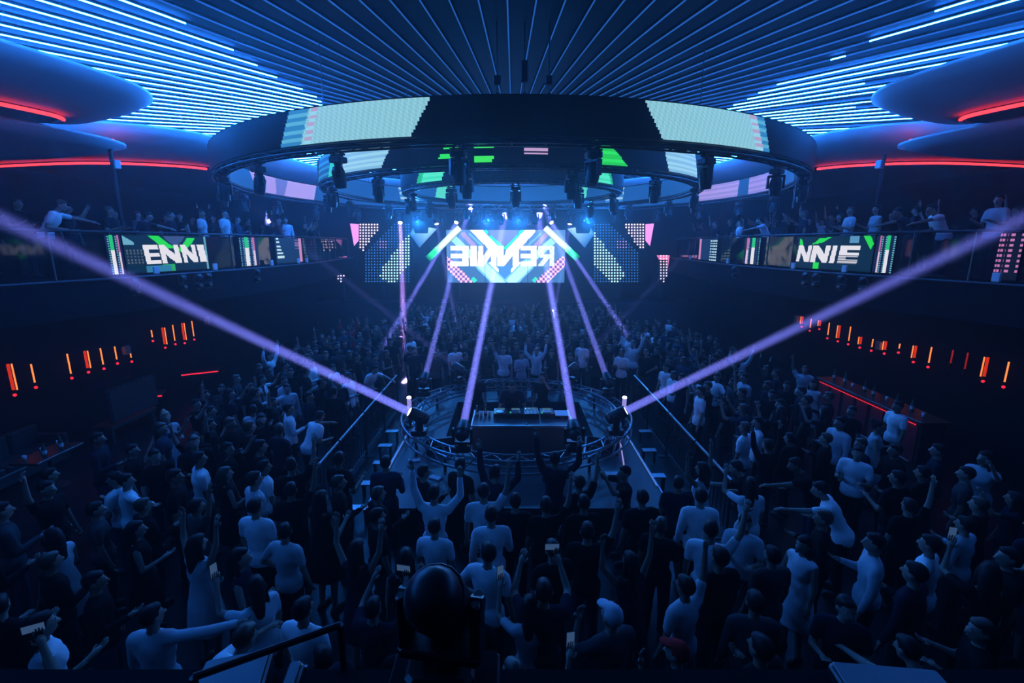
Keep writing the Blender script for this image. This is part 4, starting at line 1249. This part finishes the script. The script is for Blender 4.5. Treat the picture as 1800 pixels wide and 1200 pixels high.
    if dress:
        shirt.lathe([(.19, .93), (.21, .80), (.24, .62), (.25, .52)], 16, (0, 0, 0), sx=1, sy=.8)
        shirt.lathe([(.19, .93), (.165, 1.05), (.15, 1.12)], 14, (0, 0, 0), sx=1, sy=.72)
    # hair
    hairb.ell(H((0, -.022, .034)), (.086, .094, .104), 12, 8, rot=HR)
    hairb.ell(H((0, .03, .088)), (.066, .06, .035), rot=HR)
    if hair == 'long':
        hairb.cap(H((0, -.07, .0)), H((0, -.085, -.27)), .075, .055)
        for s in (-1, 1): hairb.cap(H((s * .072, -.02, .02)), H((s * .085, -.02, -.2)), .028, .025)
    elif hair == 'bun':
        hairb.ell(H((0, -.10, .11)), (.045, .045, .045))
    elif hair == 'cap':
        hairb.ell(H((0, .10, .07)), (.07, .075, .012), rot=HR)
    parts = {}
    parts['body'] = remeshed(body, [M['skin'], M['eye']], .0125, 2400, 3, ex, 'body')
    parts['dress' if dress else 'shirt'] = remeshed(shirt, [M['c_black']], .018, 900, 4, None, 'shirt')
    if not dress: parts['trousers'] = remeshed(trous, [M['c_black']], .018, 600, 3, None, 'trousers')
    for s in (-1, 1): parts['shoe_%d' % s] = remeshed(shoe[s], [M['shoe']], .014, 130, 2, None, 'shoe')
    parts['cap' if hair == 'cap' else 'hair'] = remeshed(hairb, [M['hair']], .012, 420, 3, None, 'hair')
    return parts

dn = ((.16, .05, -1), (.05, .30, -1)); up = ((.42, .12, .9), (.10, .10, 1)); up2 = ((.55, .25, .7), (-.05, .1, 1))
bent = ((.18, .15, -1), (-.25, .9, .30)); fwd = ((.12, .9, .25), (-.1, .95, .25)); out_ = ((.95, .15, .05), (.95, .30, .05))
phone = ((.22, .75, .05), (-.28, .45, .85)); side_low = ((.45, .05, -.9), (.55, .25, -.75)); hip_ = ((.55, -.1, -.8), (-.75, .35, -.45)); face_ = ((.3, .6, -.6), (-.35, .25, .9))
POSES = [  # key, args, phrase
    ('down', dict(pose=(dn, dn), sleeves='short'), 'man', 'with arms down', .24),
    ('down_long', dict(pose=(dn, bent), sleeves='long'), 'man', 'with one forearm lifted', .20),
    ('both_up', dict(pose=(up, up2), sleeves='long'), 'man', 'with both arms raised', .05),
    ('one_up', dict(pose=(dn, up), sleeves='short'), 'man', 'raising one arm', .08),
    ('phone', dict(pose=(phone, phone), sleeves='short'), 'man', 'holding both hands up', .05),
    ('bent', dict(pose=(bent, bent), sleeves='short', head_turn=.4), 'man', 'with both forearms lifted', .08),
    ('out', dict(pose=(dn, out_), sleeves='long', head_turn=-.5), 'man', 'stretching one arm sideways', .0),
    ('leaning', dict(pose=(fwd, bent), sleeves='short', lean=.5), 'man', 'leaning forward', .05),
    ('hip', dict(pose=(hip_, dn), sleeves='short', head_turn=.7), 'man', 'with one hand on the hip', .05),
    ('w_down', dict(pose=(dn, bent), female=True, dress=True, sleeves='none', hair='long'), 'long-haired woman', 'lifting a forearm', .08),
    ('w_up', dict(pose=(up2, up), female=True, dress=True, sleeves='none', hair='long'), 'long-haired woman', 'raising both arms', .04),
    ('w_side', dict(pose=(bent, side_low), female=True, dress=True, sleeves='none', hair='bun'), 'woman', 'holding one arm out', .03),
    ('w_phone', dict(pose=(phone, dn), female=True, dress=False, sleeves='short', hair='long', head_turn=-.5), 'long-haired woman', 'lifting one hand', .05),
    ('cap', dict(pose=(face_, dn), sleeves='short', hair='cap', head_turn=.2), 'man', 'wearing a cap, hand at face', .0),
    ('dj', dict(pose=(((.3, .55, -.75), (-.1, .85, -.45)), ((.25, .6, -.75), (-.1, .85, -.45))), sleeves='short', lean=.42), 'man', 'bent over', .0),
]
PM = {p[0]: make_person(**p[1]) for p in POSES}
PINFO = {p[0]: p for p in POSES}

def setmat(o, m):
    o.material_slots[0].link = 'OBJECT'; o.material_slots[0].material = m
def person(key, loc, rz, scale, top, legs, skin, hair, label, group, shoe='shoe', capcol=None):
    P = PM[key]
    o = obj('person', P['body']); setmat(o, M[skin])
    o.location = loc; o.rotation_euler = (0, 0, rz); o.scale = (scale,) * 3
    tag(o, label, 'person', group)
    for nm, me in P.items():
        if nm == 'body': continue
        c = obj('shoe' if nm.startswith('shoe') else nm, me, o)
        setmat(c, {'shirt': M['c_' + top], 'dress': M['c_' + top], 'trousers': M['c_' + legs], 'shoe_-1': M[shoe], 'shoe_1': M[shoe], 'hair': M[hair], 'cap': M[capcol or 'c_black']}[nm])
    return o
WORDS = {'white': 'white', 'pale': 'pale', 'black': 'black', 'navy': 'navy', 'grey': 'grey', 'red': 'red', 'denim': 'denim'}
def describe(key, top, place):
    p = PINFO[key]; g = 'dress' if p[1].get('dress') else 'shirt'
    if key == 'w_phone': g = 'top'
    return '%s in %s %s %s, %s' % (p[2], WORDS[top], g, p[3], place)
def place_of(x, y):
    if y < 4.6: return 'close to the rear ledge'
    if y < 6.95 and abs(x) < 3.6: return 'in front of the DJ stage'
    if y < 6.95: return 'in near crowd ' + ('away from bar' if x < 0 else 'on bar side')
    if y < 14: return ('beside stage away from bar' if x < 0 else 'beside stage on bar side')
    return 'between stage and big screen'
taken = []; PEOPLE = []; rnd = random.Random(5)
WIDE = {'out': .20, 'both_up': .08, 'w_up': .08, 'w_side': .12, 'leaning': .16, 'phone': .08, 'bent': .05, 'hip': .06}
def free(x, y, d=.56, z=0, key=''):
    w0 = WIDE.get(key, 0)
    return all((x - q[0]) ** 2 + (y - q[1]) ** 2 > (d + w0 + q[3]) ** 2 or abs(z - q[2]) > 1 for q in taken)
def add(key, x, y, z, rz, top, place=None, scale=None, legs=None, hair=None, capcol=None):
    taken.append((x, y, z, WIDE.get(key, 0)))
    scale = scale or rnd.uniform(.90, 1.0)
    legs = legs or rnd.choice(['black', 'black', 'navy', 'denim', 'grey'])
    hair = hair or rnd.choice(['hair', 'hair', 'hair', 'hair_brown'])
    PEOPLE.append(dict(key=key, loc=(x, y, z), rz=rz, scale=scale, top=top, legs=legs, skin=rnd.choice(['skin', 'skin', 'skin_tan']), hair=hair, place=place or place_of(x, y), capcol=capcol))
def face_to(x, y, tx=.1, ty=10.2): return math.atan2(-(tx - x), ty - y)
def ok_floor(x, y):
    if -3.95 < x < 4.15 and 6.55 < y < 13.6: return False
    if x > 8.0 and 8.8 < y < 13: return False
    if abs(x) > 8.2: return False
    return True
# people that stand out in the photograph: head pixel, pose, top, turn
STAND = [(762, 862, 'both_up', 'white', 0), (850, 862, 'one_up', 'white', .1), (763, 910, 'down', 'white', 0), (866, 895, 'down_long', 'white', .2), (857, 975, 'hip', 'white', -.3),
         (480, 803, 'down', 'white', 0), (347, 806, 'down', 'white', .1), (217, 832, 'out', 'white', .3), (173, 862, 'bent', 'white', 2.6), (447, 887, 'down', 'white', .4), (497, 920, 'hip', 'pale', .2),
         (592, 722, 'leaning', 'white', .6), (503, 676, 'out', 'pale', -.6), (530, 712, 'down_long', 'white', .3), (443, 712, 'bent', 'pale', 1.2), (473, 622, 'both_up', 'white', .2), (290, 727, 'w_side', 'pale', -.9),
         (343, 948, 'w_up', 'pale', .2), (262, 1072, 'out', 'pale', .5), (530, 1068, 'down', 'white', 0), (598, 1118, 'leaning', 'white', 0), (450, 1022, 'w_phone', 'pale', 1.5), (90, 925, 'w_down', 'pale', 2.2),
         (1290, 742, 'down', 'white', -.3), (1580, 710, 'down', 'white', .2), (1543, 742, 'w_side', 'pale', 2.9), (1510, 785, 'bent', 'white', 1.2), (1430, 668, 'w_down', 'white', .9), (1416, 642, 'one_up', 'pale', .8),
         (1733, 800, 'w_phone', 'pale', 1.0), (1495, 856, 'leaning', 'white', .3), (1478, 742, 'down_long', 'pale', .5), (1310, 662, 'down', 'pale', 0), (1233, 868, 'down_long', 'white', -.6), (1312, 897, 'bent', 'pale', 2.0),
         (1250, 930, 'one_up', 'white', -.8), (1417, 937, 'w_down', 'white', 1.4), (1640, 948, 'down', 'white', 0), (1703, 905, 'down_long', 'pale', -.4), (1490, 1045, 'bent', 'navy', 2.2), (1077, 1083, 'cap', 'grey', .3), (1163, 1073, 'cap', 'black', .6),
         (800, 608, 'down', 'white', 0), (885, 616, 'one_up', 'white', 0), (943, 612, 'both_up', 'white', 0), (1113, 605, 'both_up', 'white', 0), (1060, 645, 'down', 'white', 0), (1100, 643, 'leaning', 'white', .2), (1137, 645, 'hip', 'white', 0),
         (805, 640, 'leaning', 'white', 0), (662, 640, 'out', 'white', 0), (725, 638, 'down_long', 'white', .3), (910, 632, 'down', 'white', 0), (1013, 628, 'bent', 'white', 0), (1152, 690, 'down', 'white', 0), (1165, 727, 'down_long', 'white', .2),
         (960, 880, 'one_up', 'black', 0), (900, 870, 'down', 'black', 0), (1000, 872, 'down_long', 'black', 0), (1060, 880, 'one_up', 'black', .2), (1130, 868, 'down', 'black', -.2), (1010, 1075, 'phone', 'navy', 0), (930, 1095, 'w_phone', 'pale', .4),
         (625, 1060, 'phone', 'navy', 0), (700, 1010, 'w_down', 'navy', .3), (640, 960, 'w_up', 'navy', 0)]
for px, py, key, top, turn in STAND:
    p = atZ(px, py, 1.62)
    x, y = p.x, p.y
    for _ in range(150):
        if ok_floor(x, y) and free(x, y, .50, 0, key): break
        y += .06 if y > 13 else -.05 if y > 6 and y < 7.2 and abs(x) < 4 else 0
        x += (.06 if x > 0 else -.06) if 6.5 < y < 13.6 and abs(x) < 5 else rnd.uniform(-.08, .08)
        y += rnd.uniform(-.06, .06)
    add(key, x, y, 0, face_to(x, y) + turn, top, hair='hair_fair' if key == 'w_side' and px < 400 else None, capcol={1077: 'c_pale', 1163: 'c_red'}.get(px))
# the DJ and helpers behind the booth
add('dj', .0, 10.42, 0, PI, 'navy', place='behind the DJ booth', legs='black', scale=1.04)
add('w_phone', .75, 10.9, 0, PI - .4, 'black', place='helping behind the DJ booth')
add('down', -.9, 11.3, 0, PI, 'black', place='waiting behind the DJ')
keys = [p[0] for p in POSES if p[4] > 0]; wts = [p[4] for p in POSES if p[4] > 0]
tops = ['black'] * 58 + ['navy'] * 16 + ['grey'] * 9 + ['white'] * 4 + ['pale'] * 4 + ['denim'] * 4 + ['red'] * 1
def bound(y): return 6.9
for it in range(22000):
    y = 2.75 + 21.8 * rnd.random(); x = rnd.uniform(-1, 1) * bound(y)
    key = rnd.choices(keys, wts)[0]
    if not ok_floor(x, y) or not free(x, y, .50 if y < 14 else .56, 0, key): continue
    if y < 4 and abs(x) > 5.5: continue
    if abs(x) > 6.3 and rnd.random() < .55: continue
    if abs(x) > 5.2 and y > 20: continue
    q = proj((x, y, 1.6))
    if not -60 < q[0] < 1860: continue
    add(key, x, y, 0, face_to(x, y) + rnd.gauss(0, .5), rnd.choice(tops))
# balconies
for s, plc in ((-1, 'on the balcony opposite the bar'), (1, 'on the balcony above the bar')):
    for px, Xo, key, top, rz in (((145, .75, 'leaning', 'white', -1.1), (95, .8, 'w_down', 'pale', -1.2), (20, .6, 'w_down', 'pale', -.8), (60, 1.2, 'down', 'pale', -1.4), (388, .5, 'down', 'pale', -1.3), (427, .5, 'down', 'pale', -1.5), (300, .8, 'leaning', 'navy', -1.4), (330, .85, 'leaning', 'pale', -1.2), (245, .6, 'bent', 'black', -1.4))
                                 if s < 0 else ((1600, .72, 'leaning', 'white', 1.35), (1660, 1.0, 'bent', 'pale', 1.6), (1695, .9, 'down_long', 'white', 1.8), (1275, .5, 'down', 'pale', 1.4), (1310, .8, 'leaning', 'pale', 1.2), (1370, .7, 'one_up', 'navy', 1.3), (1540, .8, 'leaning', 'navy', 1.2), (1770, .7, 'down', 'navy', 1.6), (1450, .6, 'bent', 'pale', 1.4), (1480, .8, 'w_down', 'pale', 1.5))):
        x, y = edge_by_px(px, s)
        if free(s * (x + Xo), y, .45, BAL): add(key, s * (x + Xo), y, BAL, rz, top, place=plc)
    for it in range(900):
        y = rnd.uniform(7.2, 23); ex_ = np.interp(y, [q[1] for q in EDGES], [q[0] for q in EDGES])
        x = s * (ex_ + rnd.uniform(.55, 3.2))
        key = rnd.choices(keys, wts)[0]
        if abs(x) > 13 or not free(x, y, .60, BAL, key): continue
        if abs(abs(x) - 9.9) < .6 and 8.5 < y < 14: continue
        if sum(1 for q in taken if abs(q[2] - BAL) < .1 and q[0] * s > 0) >= 46: break
        add(key, x, y, BAL, s * PI / 2 + rnd.gauss(0, .5), rnd.choice(tops), place=plc)

def size_of(p):
    return math.dist(p['loc'], (0, 0, CAMZ))
PEOPLE.sort(key=size_of)
near, rest = PEOPLE[:298], PEOPLE[298:]
for p in near:
    lab = describe(p['key'], p['top'], p['place'])
    if p['key'] == 'cap': lab = lab.replace('a cap', 'a %s cap' % p['capcol'].split('_')[1])
    person(p['key'], p['loc'], p['rz'], p['scale'], p['top'], p['legs'], p['skin'], p['hair'], lab, 'people: ' + lab, capcol=M[p['capcol']] and p['capcol'] if p['capcol'] else None)

# phones held up in the nearest hands
nph = 0
for p in near:
    if p['key'] not in ('phone', 'w_phone') or p['loc'][2] > 1 or nph >= 7: continue
    nph += 1
    wide = p['key'] == 'phone'
    q = Matrix.Rotation(p['rz'], 3, 'Z') @ (Vector((.13, .475, 1.775) if wide else (-.135, .46, 1.765)) * p['scale']) + Vector(p['loc'])
    t = thing('smartphone', 'lit smartphone held up by a %s in %s, %s' % ('man' if wide else 'woman', WORDS[p['top']], p['place']), 'phone', q, p['rz'], 'smartphones ' + p['place'] + ' ' + p['top'] + p['key'])
    w_, h_ = (.15, .074) if wide else (.074, .15)
    B().rbox((0, 0, 0), (w_, .009, h_), .004).build('case', M['plastic'], t)
    B().box((0, -.0052, 0), (w_ - .008, .001, h_ - .008)).build('display', M['phone'], t)
    B().box((w_ * .3, .006, h_ * .25), (.02, .004, .02)).build('camera_bump', M['lens_off'], t)

# the far crowd: one object
def lowpoly(key):
    out = []
    for nm, me in PM[key].items():
        o = bpy.data.objects.new('tmp', me); COL.objects.link(o)
        d = o.modifiers.new('d', 'DECIMATE'); d.ratio = .33 if nm == 'body' else .45
        dg = bpy.context.evaluated_depsgraph_get(); e = o.evaluated_get(dg).to_mesh()
        vs = np.array([v.co for v in e.vertices]); fs = [tuple(q.vertices) for q in e.polygons]
        o.evaluated_get(dg).to_mesh_clear(); bpy.data.objects.remove(o)
        out.append((nm, vs, fs))
    return out
LOW = {k: lowpoly(k) for k in {p['key'] for p in rest}}
mats = ['skin', 'skin_tan', 'hair', 'hair_brown', 'hair_fair', 'shoe'] + ['c_' + k for k in CLOTH]
b = B()
for p in rest:
    R = np.array(Matrix.Rotation(p['rz'], 3, 'Z')) * p['scale']
    for nm, vs, fs in LOW[p['key']]:
        mk = {'body': p['skin'], 'hair': p['hair'], 'cap': 'c_black', 'shoe_-1': 'shoe', 'shoe_1': 'shoe', 'shirt': 'c_' + p['top'], 'dress': 'c_' + p['top'], 'trousers': 'c_' + p['legs']}[nm]
        b.add([tuple(v) for v in vs @ R.T + np.array(p['loc'])], fs, mats.index(mk))
o = b.build('distant_crowd', [M[k] for k in mats], None, True)
tag(o, 'dense distant crowd packed between the stage and the big screen', 'crowd', kind='stuff')

print('PEOPLE', len(near), len(rest))
